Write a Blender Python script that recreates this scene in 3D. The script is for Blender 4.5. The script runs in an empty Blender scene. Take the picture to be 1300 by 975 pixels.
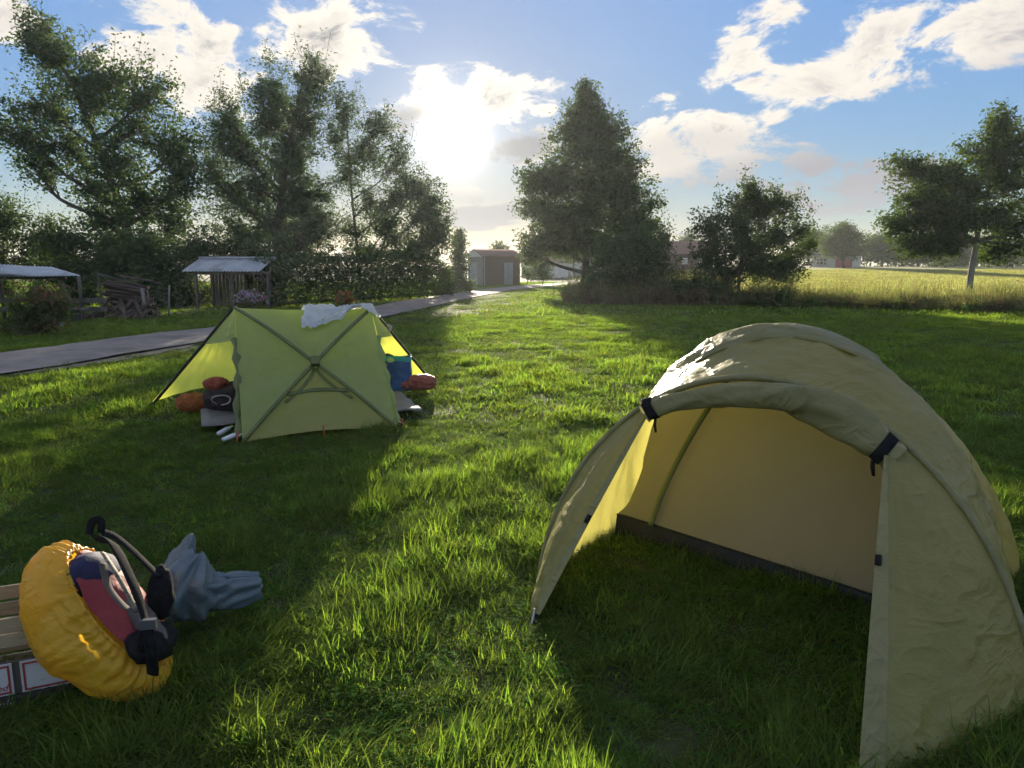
import bpy, math, random
import numpy as np
from mathutils import Vector, Matrix

random.seed(7)
rng = np.random.default_rng(7)
S = bpy.context.scene
COL = S.collection
R = math.radians

# ---------------------------------------------------------------- camera
PITCH, FPX, HCAM = R(9.32), 911.0, 1.65
cam_d = bpy.data.cameras.new('camera')
cam = bpy.data.objects.new('camera', cam_d)
COL.objects.link(cam)
cam.location = (0, 0, HCAM)
cam.rotation_euler = (R(90) - PITCH, 0, 0)
cam_d.sensor_width = 36
cam_d.lens = FPX / 1300 * 36
cam_d.clip_start = .05
cam_d.clip_end = 3000
S.camera = cam

# ---------------------------------------------------------------- light
SUN_EL, SUN_AZ = R(9.6), R(-4.5)
SKY = 0.15
sun_d = bpy.data.lights.new('sun', 'SUN')
sun_d.energy = 4.2
sun_d.angle = R(0.5)
sun_d.color = (1, .87, .66)
sun = bpy.data.objects.new('sun', sun_d)
COL.objects.link(sun)
SUNV = Vector((math.sin(SUN_AZ) * math.cos(SUN_EL), math.cos(SUN_AZ) * math.cos(SUN_EL), math.sin(SUN_EL)))
sun.rotation_euler = SUNV.to_track_quat('Z', 'Y').to_euler()
S.view_settings.view_transform = 'Standard'
S.view_settings.look = 'None'
S.view_settings.gamma = 1
S.view_settings.use_curve_mapping = False
S.view_settings.exposure = 1.88
S.cycles.use_denoising = True
S.cycles.max_bounces = 8
S.cycles.transparent_max_bounces = 8
S.cycles.diffuse_bounces = 6
S.cycles.sample_clamp_indirect = 4.0
S.cycles.use_adaptive_sampling = True
S.cycles.adaptive_threshold = .03


def ray(x, y):
    cx = (x - 650) / FPX
    cy = (487.5 - y) / FPX
    return Vector((cx, math.cos(PITCH) + cy * math.sin(PITCH), -math.sin(PITCH) + cy * math.cos(PITCH)))


def G(x, y, z=0.0):            # pixel -> point on the level z
    d = ray(x, y)
    t = (z - HCAM) / d.z
    return Vector((d.x * t, d.y * t, z))


def D(x, y, Y):                # pixel -> point at depth Y
    d = ray(x, y)
    t = Y / d.y
    return Vector((d.x * t, Y, HCAM + d.z * t))


# ---------------------------------------------------------------- node helper
class NT:
    def __init__(s, tree):
        s.t = tree

    def n(s, typ, ins=None, **props):
        nd = s.t.nodes.new(typ)
        for k, v in props.items():
            setattr(nd, k, v)
        for k, v in (ins or {}).items():
            sock = nd.inputs[k]
            if isinstance(v, bpy.types.NodeSocket):
                s.t.links.new(v, sock)
            else:
                sock.default_value = v
        return nd

    def m(s, op, a, b=0.0, c=0.0):
        nd = s.n('ShaderNodeMath', {0: a, 1: b, 2: c}, operation=op)
        return nd.outputs[0]

    def mapr(s, v, a, b, c=0.0, d=1.0, smooth=True):
        nd = s.n('ShaderNodeMapRange', {'Value': v, 'From Min': a, 'From Max': b, 'To Min': c, 'To Max': d})
        nd.interpolation_type = 'SMOOTHSTEP' if smooth else 'LINEAR'
        return nd.outputs[0]

    def mix(s, f, a, b, blend='MIX'):
        nd = s.n('ShaderNodeMix', data_type='RGBA', blend_type=blend)
        for sock, v in ((nd.inputs[0], f), (nd.inputs[6], a), (nd.inputs[7], b)):
            if isinstance(v, bpy.types.NodeSocket):
                s.t.links.new(v, sock)
            else:
                sock.default_value = v if not isinstance(v, tuple) or len(v) == 4 else (*v, 1)
        return nd.outputs[2]

    def noise(s, vec, scale, detail=4, rough=.55, dist=0.0):
        return s.n('ShaderNodeTexNoise', {'Vector': vec, 'Scale': scale, 'Detail': detail, 'Roughness': rough, 'Distortion': dist}).outputs[0]


# ---------------------------------------------------------------- world: sky with cumulus
def build_world():
    w = bpy.data.worlds.new('World')
    S.world = w
    w.use_nodes = True
    w.node_tree.nodes.clear()
    N = NT(w.node_tree)
    sky = N.n('ShaderNodeTexSky', sky_type='NISHITA', sun_disc=False, sun_elevation=SUN_EL, sun_rotation=SUN_AZ % (2 * math.pi))
    sky.air_density, sky.dust_density, sky.ozone_density, sky.altitude = 1.05, 0.2, 4.2, 60
    skyc = N.n('ShaderNodeVectorMath', {0: sky.outputs[0], 'Scale': SKY}, operation='SCALE').outputs[0]
    # soft shoulder so that the bright air round the sun keeps its hue, as a camera would
    lum = N.n('ShaderNodeVectorMath', {0: skyc, 1: (.3, .5, .2)}, operation='DOT_PRODUCT').outputs['Value']
    skyc = N.n('ShaderNodeVectorMath', {0: skyc, 'Scale': N.m('DIVIDE', 1.0, N.m('MULTIPLY_ADD', lum, 6.6, 1.0))}, operation='SCALE').outputs[0]
    skyc = N.n('ShaderNodeVectorMath', {0: skyc, 1: (1.0, .95, 1.02)}, operation='MULTIPLY').outputs[0]
    tc = N.n('ShaderNodeTexCoord').outputs['Generated']
    dirn = N.n('ShaderNodeVectorMath', {0: tc}, operation='NORMALIZE').outputs[0]
    xyz = N.n('ShaderNodeSeparateXYZ', {0: dirn})
    az = N.m('ARCTAN2', xyz.outputs[0], xyz.outputs[1])
    el = N.m('ARCSINE', xyz.outputs[2])
    sd = N.n('ShaderNodeVectorMath', {0: dirn, 1: SUNV}, operation='DOT_PRODUCT').outputs['Value']
    sd = N.m('MAXIMUM', sd, 0)
    # individual clouds: centre and half size in radians of azimuth / elevation
    px = [(235, 72, 105, 58, -8), (415, 54, 105, 46, 5), (590, 128, 115, 46, 4), (530, 152, 55, 24, 0), (655, 186, 72, 26, 14),
          (945, 62, 70, 34, 32), (1130, 62, 165, 44, 16), (1240, 30, 150, 52, 8), (890, 190, 118, 44, 0), (1070, 244, 130, 32, 2),
          (838, 130, 30, 13, 0), (985, 148, 24, 11, 10), (625, 275, 80, 15, 5), (18, 22, 40, 26, 0), (1030, 212, 46, 20, 0),
          (872, 396 - 100, 30, 8, 0), (690, 140, 24, 10, 0), (955, 104, 30, 9, 10), (360, 150, 50, 16, 0), (600, 245, 60, 12, 0)]
    cov = None
    grey = {(530, 152), (655, 186), (1070, 244), (890, 190)}
    dk = None
    for x, y, rx, ry, a in px:
        d = ray(x, y).normalized()
        a0, e0 = math.atan2(d.x, d.y), math.asin(d.z)
        da = N.m('SUBTRACT', az, a0)
        de = N.m('SUBTRACT', el, e0)
        ca, sa = math.cos(R(a)), math.sin(R(a))
        kx, ky = FPX / rx * .93, FPX / ry * .93
        u = N.m('MULTIPLY_ADD', da, ca * kx, N.m('MULTIPLY', de, sa * kx))
        v = N.m('MULTIPLY_ADD', da, -sa * ky, N.m('MULTIPLY', de, ca * ky))
        r2 = N.m('MULTIPLY_ADD', u, u, N.m('MULTIPLY', v, v))
        c = N.m('MAXIMUM', N.m('SUBTRACT', 1.0, N.m('MULTIPLY', r2, .8)), 0.0)
        cov = c if cov is None else N.m('MAXIMUM', cov, c)
        if (x, y) in grey:      # thick clouds that show their grey undersides
            g_ = N.mapr(N.m('SUBTRACT', c, N.m('MULTIPLY', v, .22)), .25, .95, 0, 1.0 if y < 188 else .45)
            dk = g_ if dk is None else N.m('MAXIMUM', dk, g_)
    vec = N.n('ShaderNodeCombineXYZ', {0: az, 1: N.m('MULTIPLY', el, 1.9), 2: 0.37}).outputs[0]
    # the rest of the sky carries the same broken cumulus
    out = N.m('MAXIMUM', N.mapr(N.m('ABSOLUTE', az), .66, .85), N.mapr(el, .38, .52))
    gen = N.m('MULTIPLY', N.mapr(N.noise(vec, 2.6, 2), .42, .62), out)
    gen = N.m('MULTIPLY', gen, N.mapr(el, 0.0, .1))
    cov = N.m('MAXIMUM', cov, gen)

    def dens(v):
        f = N.noise(v, 11, 10, .66, .35)
        return N.m('ADD', cov, N.m('MULTIPLY_ADD', f, 4.6, -2.55))
    d1 = dens(vec)
    sh = N.n('ShaderNodeVectorMath', {0: vec, 1: (0.0, .022, 0)}, operation='ADD').outputs[0]
    d2 = dens(sh)
    present = N.mapr(cov, 0.0, .3)
    alpha = N.m('MULTIPLY', N.mapr(d1, .08, .65), present)
    thick = N.mapr(d1, .4, 1.5)
    under = N.mapr(N.m('SUBTRACT', d2, d1), -.35, .45)
    shade = N.m('MULTIPLY', N.m('MULTIPLY_ADD', under, .9, .32), thick)
    shade = N.m('MINIMUM', N.m('MAXIMUM', shade, dk), 1.0)
    prox = N.m('POWER', sd, 14.0)
    lit = N.mix(prox, (.27, .25, .222), (.29, .27, .235))
    drk = N.mix(prox, (.115, .115, .128), (.085, .087, .094))
    cc = N.mix(shade, lit, drk)
    glow = N.m('ADD', N.m('MULTIPLY', N.m('POWER', sd, 3600.0), 4.0),
               N.m('ADD', N.m('MULTIPLY', N.m('POWER', sd, 420.0), .13), N.m('MULTIPLY', N.m('POWER', sd, 30.0), .02)))
    gc = N.n('ShaderNodeVectorMath', {0: (1, .93, .80), 'Scale': glow}, operation='SCALE').outputs[0]
    full = N.mix(alpha, skyc, cc)
    full = N.n('ShaderNodeVectorMath', {0: full, 1: gc}, operation='ADD').outputs[0]
    bg = N.n('ShaderNodeBackground', {0: full, 1: 1.0})
    o = N.n('ShaderNodeOutputWorld', {0: bg.outputs[0]})
    w.cycles.sampling_method = 'MANUAL'
    w.cycles.sample_map_resolution = 1024


build_world()


# ---------------------------------------------------------------- materials
def M(name, c1, c2=None, scale=6, rough=.7, bump=0, bscale=60, trans=0, tcol=None, metal=0, spec=.3, stretch=(1, 1, 1), attr=None, coord='Object', detail=5, c3=None, s3=1.5, varobj=0.0, bdist=.02, crease=0.0, cscale=4.0):
    m = bpy.data.materials.new(name)
    m.use_nodes = True
    m.node_tree.nodes.clear()
    N = NT(m.node_tree)
    tc = N.n('ShaderNodeTexCoord').outputs[coord]
    mp = N.n('ShaderNodeMapping', {'Vector': tc, 'Scale': stretch}).outputs[0]
    c1 = (*c1, 1)
    col = c1
    if c2:
        f = N.mapr(N.noise(mp, scale, detail), .32, .68)
        col = N.mix(f, c1, (*c2, 1))
    if c3:
        f = N.mapr(N.noise(mp, s3, 3), .5, .68)
        col = N.mix(f, col, (*c3, 1))
    if attr:
        a = N.n('ShaderNodeAttribute', attribute_name=attr).outputs[0]
        col = a if not c2 else N.mix(1.0, a, col, 'MULTIPLY')
    if varobj:
        rnd = N.n('ShaderNodeObjectInfo').outputs['Random']
        hs = N.n('ShaderNodeHueSaturation', {'Hue': N.m('MULTIPLY_ADD', rnd, .05 * varobj, .5 - .025 * varobj), 'Saturation': 1.0,
                                            'Value': N.m('MULTIPLY_ADD', rnd, .7 * varobj, 1 - .35 * varobj), 'Color': col})
        col = hs.outputs[0]
    b = N.n('ShaderNodeBsdfPrincipled', {'Base Color': col, 'Roughness': rough, 'Metallic': metal, 'Specular IOR Level': spec})
    if bump:
        h = N.noise(mp, bscale, 4)
        if crease:          # sharp folds of packed cloth: ridged noise at two sizes
            for cs, am in ((cscale, 1.0), (cscale * 2.3, .35)):
                q = N.noise(mp, cs, 2, .5, 1.2)
                rdg = N.m('POWER', N.m('SUBTRACT', 1.0, N.m('MINIMUM', N.m('ABSOLUTE', N.m('MULTIPLY_ADD', q, 9.0, -4.5)), 1.0)), 1.6)
                h = N.m('MULTIPLY_ADD', rdg, crease * am, h)
        bm = N.n('ShaderNodeBump', {'Strength': bump, 'Distance': bdist, 'Height': h})
        m.node_tree.links.new(bm.outputs[0], b.inputs['Normal'])
    sh = b.outputs[0]
    if trans:
        tcv = col if tcol is None else ((*tcol, 1) if not attr else N.mix(1.0, col, (*tcol, 1), 'MULTIPLY'))
        tr = N.n('ShaderNodeBsdfTranslucent', {'Color': tcv})
        sh = N.n('ShaderNodeMixShader', {0: trans, 1: sh, 2: tr.outputs[0]}).outputs[0]
    N.n('ShaderNodeOutputMaterial', {0: sh})
    return m


# ---------------------------------------------------------------- value noise (numpy)
def _h(i, j, k=0, seed=0):
    n = (i * 374761393 + j * 668265263 + k * 2147483647 + seed * 144665) & 0xffffffff
    n = ((n ^ (n >> 13)) * 1274126177) & 0xffffffff
    return ((n ^ (n >> 16)) & 0xffff) / 65535.0


def vn(x, y, seed=0):
    x = np.asarray(x, float); y = np.asarray(y, float)
    i = np.floor(x).astype(np.int64); j = np.floor(y).astype(np.int64)
    fx = x - i; fy = y - j
    fx = fx * fx * (3 - 2 * fx); fy = fy * fy * (3 - 2 * fy)
    a = _h(i, j, 0, seed); b = _h(i + 1, j, 0, seed); c = _h(i, j + 1, 0, seed); d = _h(i + 1, j + 1, 0, seed)
    return (a * (1 - fx) + b * fx) * (1 - fy) + (c * (1 - fx) + d * fx) * fy


def fbm(x, y, o=4, seed=0):
    s = 0; a = .5; t = 0
    for k in range(o):
        s = s + a * vn(np.asarray(x) * 2 ** k + 13.7 * k, np.asarray(y) * 2 ** k - 7.1 * k, seed + k)
        t += a; a *= .5
    return s / t


def sstep(a, b, x):
    t = np.clip((np.asarray(x, float) - a) / (b - a), 0, 1)
    return t * t * (3 - 2 * t)


def gz(x, y):                  # the lie of the land
    x = np.asarray(x, float); y = np.asarray(y, float)
    return 1.55 * sstep(30, 115, y) * sstep(5, 24, x)


# ---------------------------------------------------------------- object helpers
def link(o, parent=None):
    COL.objects.link(o)
    if parent:
        o.parent = parent
    return o


def tag(o, label=None, cat=None, group=None, kind=None):
    for k, v in (('label', label), ('category', cat), ('group', group), ('kind', kind)):
        if v:
            o[k] = v
    return o


def mesh_np(name, verts, faces, mat, parent=None, base=None, smooth=True, cols=None):
    v = np.asarray(verts, np.float64).reshape(-1, 3)
    if base is None and parent is not None:
        base = parent.location
    if base is not None:
        v = v - np.array(base)
    me = bpy.data.meshes.new(name)
    if isinstance(faces, np.ndarray):
        k = faces.shape[1]
        me.vertices.add(len(v)); me.vertices.foreach_set('co', v.ravel())
        me.loops.add(faces.size); me.loops.foreach_set('vertex_index', faces.astype(np.int32).ravel())
        me.polygons.add(len(faces)); me.polygons.foreach_set('loop_start', np.arange(0, faces.size, k, dtype=np.int32))
        me.update(calc_edges=True)
    else:
        me.from_pydata([tuple(p) for p in v], [], [tuple(f) for f in faces])
    if smooth:
        me.polygons.foreach_set('use_smooth', np.ones(len(me.polygons), bool))
    if cols is not None:
        at = me.color_attributes.new('Col', 'FLOAT_COLOR', 'POINT')
        c = np.ones((len(v), 4)); c[:, :3] = cols
        at.data.foreach_set('color', c.ravel())
    me.materials.append(mat)
    o = bpy.data.objects.new(name, me)
    if base is not None and parent is None:
        o.location = base
    return link(o, parent)


def empty(name, loc, label, cat, group=None):
    o = bpy.data.objects.new(name, None)
    o.location = loc
    o.empty_display_size = .2
    link(o)
    return tag(o, label, cat, group)


class MB:                      # collects shapes into one mesh
    def __init__(s):
        s.v = []; s.f = []

    def add(s, v, f):
        k = len(s.v)
        s.v += [tuple(p) for p in v]
        s.f += [tuple(i + k for i in q) for q in f]
        return s

    def box(s, c, size, rot=None, bev=0.0):
        x, y, z = (q / 2 for q in size)
        vs = [Vector((a * x, b * y, e * z)) for a in (-1, 1) for b in (-1, 1) for e in (-1, 1)]
        if rot is not None:
            vs = [rot @ p for p in vs]
        c = Vector(c)
        return s.add([p + c for p in vs], [(0, 1, 3, 2), (4, 6, 7, 5), (0, 4, 5, 1), (2, 3, 7, 6), (0, 2, 6, 4), (1, 5, 7, 3)])

    def tube(s, pts, rad, n=8, cap=True, flat=1.0, upv=None):
        pts = [Vector(p) for p in pts]
        if not hasattr(rad, '__len__'):
            rad = [rad] * len(pts)
        rings = []
        prev = None
        for i, p in enumerate(pts):
            t = (pts[min(i + 1, len(pts) - 1)] - pts[max(i - 1, 0)])
            t = t.normalized() if t.length > 1e-9 else Vector((0, 0, 1))
            ref = upv or prev or (Vector((0, 0, 1)) if abs(t.z) < .9 else Vector((1, 0, 0)))
            a = t.cross(ref)
            a = a.normalized() if a.length > 1e-6 else Vector((1, 0, 0))
            b = a.cross(t).normalized()
            prev = b
            rings.append([p + (a * math.cos(q) * rad[i] + b * math.sin(q) * rad[i] * flat) for q in (2 * math.pi * k / n for k in range(n))])
        vs = [q for r in rings for q in r]
        fs = []
        for i in range(len(pts) - 1):
            for k in range(n):
                k2 = (k + 1) % n
                fs.append((i * n + k, i * n + k2, (i + 1) * n + k2, (i + 1) * n + k))
        if cap:
            fs.append(tuple(range(n - 1, -1, -1)))
            fs.append(tuple((len(pts) - 1) * n + k for k in range(n)))
        return s.add(vs, fs)

    def build(s, name, mat, parent=None, smooth=False, base=None):
        return mesh_np(name, s.v, s.f, mat, parent, base, smooth)


def grid_mesh(name, P, mat, parent=None, smooth=True, thick=0.0, base=None):
    """P: array (a,b,3)"""
    P = np.asarray(P, float)
    a, b = P.shape[:2]
    idx = np.arange(a * b).reshape(a, b)
    f = np.stack([idx[:-1, :-1], idx[1:, :-1], idx[1:, 1:], idx[:-1, 1:]], -1).reshape(-1, 4)
    o = mesh_np(name, P.reshape(-1, 3), f, mat, parent, base, smooth)
    if thick:
        md = o.modifiers.new('solid', 'SOLIDIFY')
        md.thickness = thick
        md.offset = 0
    return o


def bez(pts, n):
    """Catmull-Rom through pts"""
    pts = [Vector(p) for p in pts]
    out = []
    for i in range(len(pts) - 1):
        p0 = pts[max(i - 1, 0)]; p1 = pts[i]; p2 = pts[i + 1]; p3 = pts[min(i + 2, len(pts) - 1)]
        for k in range(n):
            t = k / n
            out.append(.5 * ((2 * p1) + (p2 - p0) * t + (2 * p0 - 5 * p1 + 4 * p2 - p3) * t * t + (3 * p1 - p0 - 3 * p2 + p3) * t ** 3))
    out.append(pts[-1])
    return out


# ================================================================ GROUND
mat_ground = M('meadow_soil', (.028, .045, .012), (.05, .062, .02), 9, .95, .5, 60, coord='Object', c3=(.075, .072, .03), s3=.35)
xs = np.unique(np.concatenate([np.linspace(-700, -40, 20), np.linspace(-40, 45, 120), np.linspace(45, 700, 20)]))
ys = np.unique(np.concatenate([np.linspace(-60, -2, 8), np.linspace(-2, 40, 90), np.linspace(40, 130, 50), np.linspace(130, 900, 16)]))
XX, YY = np.meshgrid(xs, ys, indexing='ij')
ZZ = gz(XX, YY)
o = grid_mesh('meadow', np.stack([XX, YY, ZZ], -1), mat_ground)
tag(o, 'grassy meadow the tents are pitched on', 'meadow', kind='structure')

# path ---------------------------------------------------------------
low = [(-26, -52), (-16, -18), (-10.6, 1.0), (-7.76, 10.75), (-6.5, 16.5), (-4.3, 22.7), (-2.05, 38), (.6, 52), (4.2, 63), (10, 78), (20, 100)]
lowc = np.array([(p.x, p.y) for p in bez([(a, b, 0) for a, b in low], 14)])
tang = np.gradient(lowc, axis=0)
tang /= np.linalg.norm(tang, axis=1)[:, None]
nrm = np.stack([-tang[:, 1], tang[:, 0]], 1)          # to the left of travel
PATH_W = 2.45


def path_signed(x, y):
    """distance left of the path's near edge (positive = on or past the path)"""
    x = np.asarray(x, float).ravel(); y = np.asarray(y, float).ravel()
    out = np.empty(len(x))
    for s in range(0, len(x), 4000):
        dx = x[s:s + 4000, None] - lowc[None, :, 0]; dy = y[s:s + 4000, None] - lowc[None, :, 1]
        k = np.argmin(dx * dx + dy * dy, 1)
        r = np.arange(len(k))
        out[s:s + 4000] = dx[r, k] * nrm[k, 0] + dy[r, k] * nrm[k, 1]
    return out


mat_asph = M('asphalt', (.235, .195, .165), (.30, .255, .22), 3, .85, .35, 220, c3=(.18, .155, .135), s3=.9, spec=.45, coord='Object')
P = []
for k in range(len(lowc)):
    row = []
    for j in range(7):
        w = PATH_W * j / 6
        e = 0.0
        if j == 0:
            e = (vn(k * .7, 3.1) - .5) * .22
        if j == 6:
            e = (vn(k * .7, 9.1) - .5) * .22
        p = lowc[k] + nrm[k] * (w + e)
        row.append((p[0], p[1], gz(p[0], p[1]) + .04 + .04 * math.sin(math.pi * j / 6)))
    P.append(row)
o = grid_mesh('asphalt_path', P, mat_asph)
tag(o, 'narrow grey asphalt path along the meadow', 'path', kind='structure')
# bare sandy verge beside it
mat_sand = M('sandy_soil', (.19, .155, .11), (.27, .225, .165), 14, .95, .6, 120)
for (y0, y1, w) in ((10.6, 15.4, .42), (18.2, 20.0, .3)):
    ks = [k for k in range(len(lowc)) if y0 < lowc[k][1] < y1]
    P = []
    for i, k in enumerate(ks):
        prof = math.sin(math.pi * (i + .01) / (len(ks) - .98)) ** .7
        row = []
        for j in range(6):
            ww = -(.02 + (w * (.75 + .5 * vn(k * 1.3, 4)) * prof) * j / 5) if y0 < 17 else PATH_W + (.02 + w * prof * j / 5)
            p = lowc[k] + nrm[k] * ww
            row.append((p[0], p[1], .012))
        P.append(row)
    if len(P) > 2:
        o = grid_mesh('bare_verge', P, mat_sand)
        tag(o, 'bare sandy soil worn along the path edge', 'soil', kind='structure')

# field beyond the weeds -----------------------------------------------
mat_field = M('field_crop', (.25, .235, .075), (.33, .30, .11), 1.2, .95, .6, 30, c3=(.20, .22, .06), s3=.18, coord='Object')
fx = np.linspace(7, 240, 90); 
def field_front(x):
    return 36.5 - .42 * (np.asarray(x) - 7) * (np.asarray(x) < 36) - 12.2 * (np.asarray(x) >= 36)
P = []
for x in fx:
    y0 = float(field_front(x))
    P.append([(x, y, float(gz(x, y)) + .06) for y in np.concatenate([np.linspace(y0, 120, 40), np.linspace(130, 320, 12)])])
o = grid_mesh('field', P, mat_field)
tag(o, 'sunlit yellow green field rising behind the weeds', 'field', kind='structure')

# ================================================================ scatter tool
def scatter(name, pts, rot, scl, idx, protos, label, cat):
    col = bpy.data.collections.new(name + '_pieces')
    for p in protos:
        col.objects.link(p)
    me = bpy.data.meshes.new(name)
    n = len(pts)
    me.vertices.add(n)
    me.vertices.foreach_set('co', np.asarray(pts, np.float32).ravel())
    a = me.attributes.new('rot', 'FLOAT_VECTOR', 'POINT'); a.data.foreach_set('vector', np.asarray(rot, np.float32).ravel())
    a = me.attributes.new('scl', 'FLOAT_VECTOR', 'POINT'); a.data.foreach_set('vector', np.asarray(scl, np.float32).ravel())
    a = me.attributes.new('idx', 'INT', 'POINT'); a.data.foreach_set('value', np.asarray(idx, np.int32))
    ob = link(bpy.data.objects.new(name, me))
    ng = bpy.data.node_groups.new(name + '_nodes', 'GeometryNodeTree')
    ng.interface.new_socket('Geometry', in_out='INPUT', socket_type='NodeSocketGeometry')
    ng.interface.new_socket('Geometry', in_out='OUTPUT', socket_type='NodeSocketGeometry')
    N = NT(ng)
    gi = N.n('NodeGroupInput'); go = N.n('NodeGroupOutput')
    ci = N.n('GeometryNodeCollectionInfo', {'Collection': col, 'Separate Children': True, 'Reset Children': True})
    def na(nm, dt):
        nd = ng.nodes.new('GeometryNodeInputNamedAttribute'); nd.data_type = dt; nd.inputs['Name'].default_value = nm
        return nd.outputs['Attribute']
    iop = N.n('GeometryNodeInstanceOnPoints', {'Points': gi.outputs[0], 'Instance': ci.outputs[0], 'Pick Instance': True,
                                               'Instance Index': na('idx', 'INT'), 'Rotation': na('rot', 'FLOAT_VECTOR'), 'Scale': na('scl', 'FLOAT_VECTOR')})
    ng.links.new(iop.outputs[0], go.inputs[0])
    md = ob.modifiers.new('scatter', 'NODES'); md.node_group = ng
    tag(ob, label, cat, kind='stuff')
    return ob


def proto_mesh(name, v, f, mat, cols=None):
    me = bpy.data.meshes.new(name)
    me.from_pydata([tuple(p) for p in v], [], f)
    if cols is not None:
        at = me.color_attributes.new('Col', 'FLOAT_COLOR', 'POINT')
        c = np.ones((len(v), 4)); c[:, :3] = np.asarray(cols)
        at.data.foreach_set('color', c.ravel())
    me.polygons.foreach_set('use_smooth', np.ones(len(me.polygons), bool))
    me.materials.append(mat)
    return bpy.data.objects.new(name, me)


mat_grass = M('grass_blades', (1, 1, 1), attr='Col', rough=.85, trans=.62, tcol=(1.85, 1.95, .6), spec=.03, varobj=.8)


def grass_clump(name, nb, rad, lmin, lmax, wid, lean, dead=.06, seg=4, comb=.0, clover=0):
    v, f, c = [], [], []
    for b in range(nb):
        r = rad * math.sqrt(random.random()); a = random.random() * 6.283
        p = Vector((r * math.cos(a), r * math.sin(a), -.005))
        L = random.uniform(lmin, lmax) * (1 - .35 * r / rad)
        az = random.gauss(0, .7) if random.random() < comb else random.random() * 6.283
        ln = lean * random.uniform(.3, 1.25)
        d = Vector((math.cos(az), math.sin(az), 0)); side = Vector((-d.y, d.x, 0))
        w = wid * random.uniform(.7, 1.3)
        if random.random() < dead:
            t = random.random(); base = Vector((.26, .22, .10)) * (.6 + .6 * t)
        else:
            t = random.random(); base = Vector((.085, .14, .036)).lerp(Vector((.15, .205, .052)), t) * random.uniform(.8, 1.25)
        k0 = len(v)
        pos = p.copy(); ang = random.uniform(.02, .3) * lean
        for s in range(seg + 1):
            t = s / seg
            ww = w * (1 - t ** 1.8) if s < seg else 0
            tw = side * math.cos(.6 * t) + Vector((0, 0, 1)) * math.sin(.6 * t) * .3
            if s < seg:
                v += [pos - tw * ww / 2, pos + tw * ww / 2]
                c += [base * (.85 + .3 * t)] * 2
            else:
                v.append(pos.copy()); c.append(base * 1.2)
            ang = min(ang + ln / seg * (1 + t), 1.75)
            pos = pos + (d * math.sin(ang) + Vector((0, 0, 1)) * math.cos(ang)) * (L / seg)
        for s in range(seg - 1):
            f.append((k0 + 2 * s, k0 + 2 * s + 1, k0 + 2 * s + 3, k0 + 2 * s + 2))
        f.append((k0 + 2 * seg - 2, k0 + 2 * seg - 1, k0 + 2 * seg))
    for b in range(clover):
        r = rad * math.sqrt(random.random()); a = random.random() * 6.283
        cpos = Vector((r * math.cos(a), r * math.sin(a), random.uniform(.02, .06)))
        base = Vector((.06, .14, .02)) * random.uniform(.8, 1.2)
        for q in range(3):
            aa = a + q * 2.094
            e = Vector((math.cos(aa), math.sin(aa), random.uniform(-.2, .4))) * random.uniform(.009, .014)
            sd = Vector((-math.sin(aa), math.cos(aa), 0)) * .006
            k0 = len(v)
            v += [cpos, cpos + e * .6 + sd, cpos + e, cpos + e * .6 - sd]; c += [base] * 4
            f.append((k0, k0 + 1, k0 + 2, k0 + 3))
    return proto_mesh(name, v, f, mat_grass, c)


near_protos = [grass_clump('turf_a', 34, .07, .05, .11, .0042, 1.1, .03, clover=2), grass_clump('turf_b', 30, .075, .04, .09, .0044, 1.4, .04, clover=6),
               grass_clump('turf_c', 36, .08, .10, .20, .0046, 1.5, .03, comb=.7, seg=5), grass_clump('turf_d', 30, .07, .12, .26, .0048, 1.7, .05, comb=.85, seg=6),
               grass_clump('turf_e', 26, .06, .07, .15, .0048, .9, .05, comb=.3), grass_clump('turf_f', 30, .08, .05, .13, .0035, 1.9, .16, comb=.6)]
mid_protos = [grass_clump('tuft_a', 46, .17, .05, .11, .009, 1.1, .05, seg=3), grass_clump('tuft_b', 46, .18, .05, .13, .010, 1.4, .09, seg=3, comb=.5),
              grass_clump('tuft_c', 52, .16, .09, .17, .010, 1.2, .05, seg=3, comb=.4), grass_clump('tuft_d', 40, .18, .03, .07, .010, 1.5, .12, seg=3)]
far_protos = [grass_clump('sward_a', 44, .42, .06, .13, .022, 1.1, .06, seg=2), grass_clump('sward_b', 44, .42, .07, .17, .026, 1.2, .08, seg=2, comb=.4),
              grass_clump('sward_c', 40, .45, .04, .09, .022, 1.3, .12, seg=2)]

TENT_CLEAR = []   # (centre, radius) of places kept shorter


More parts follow.
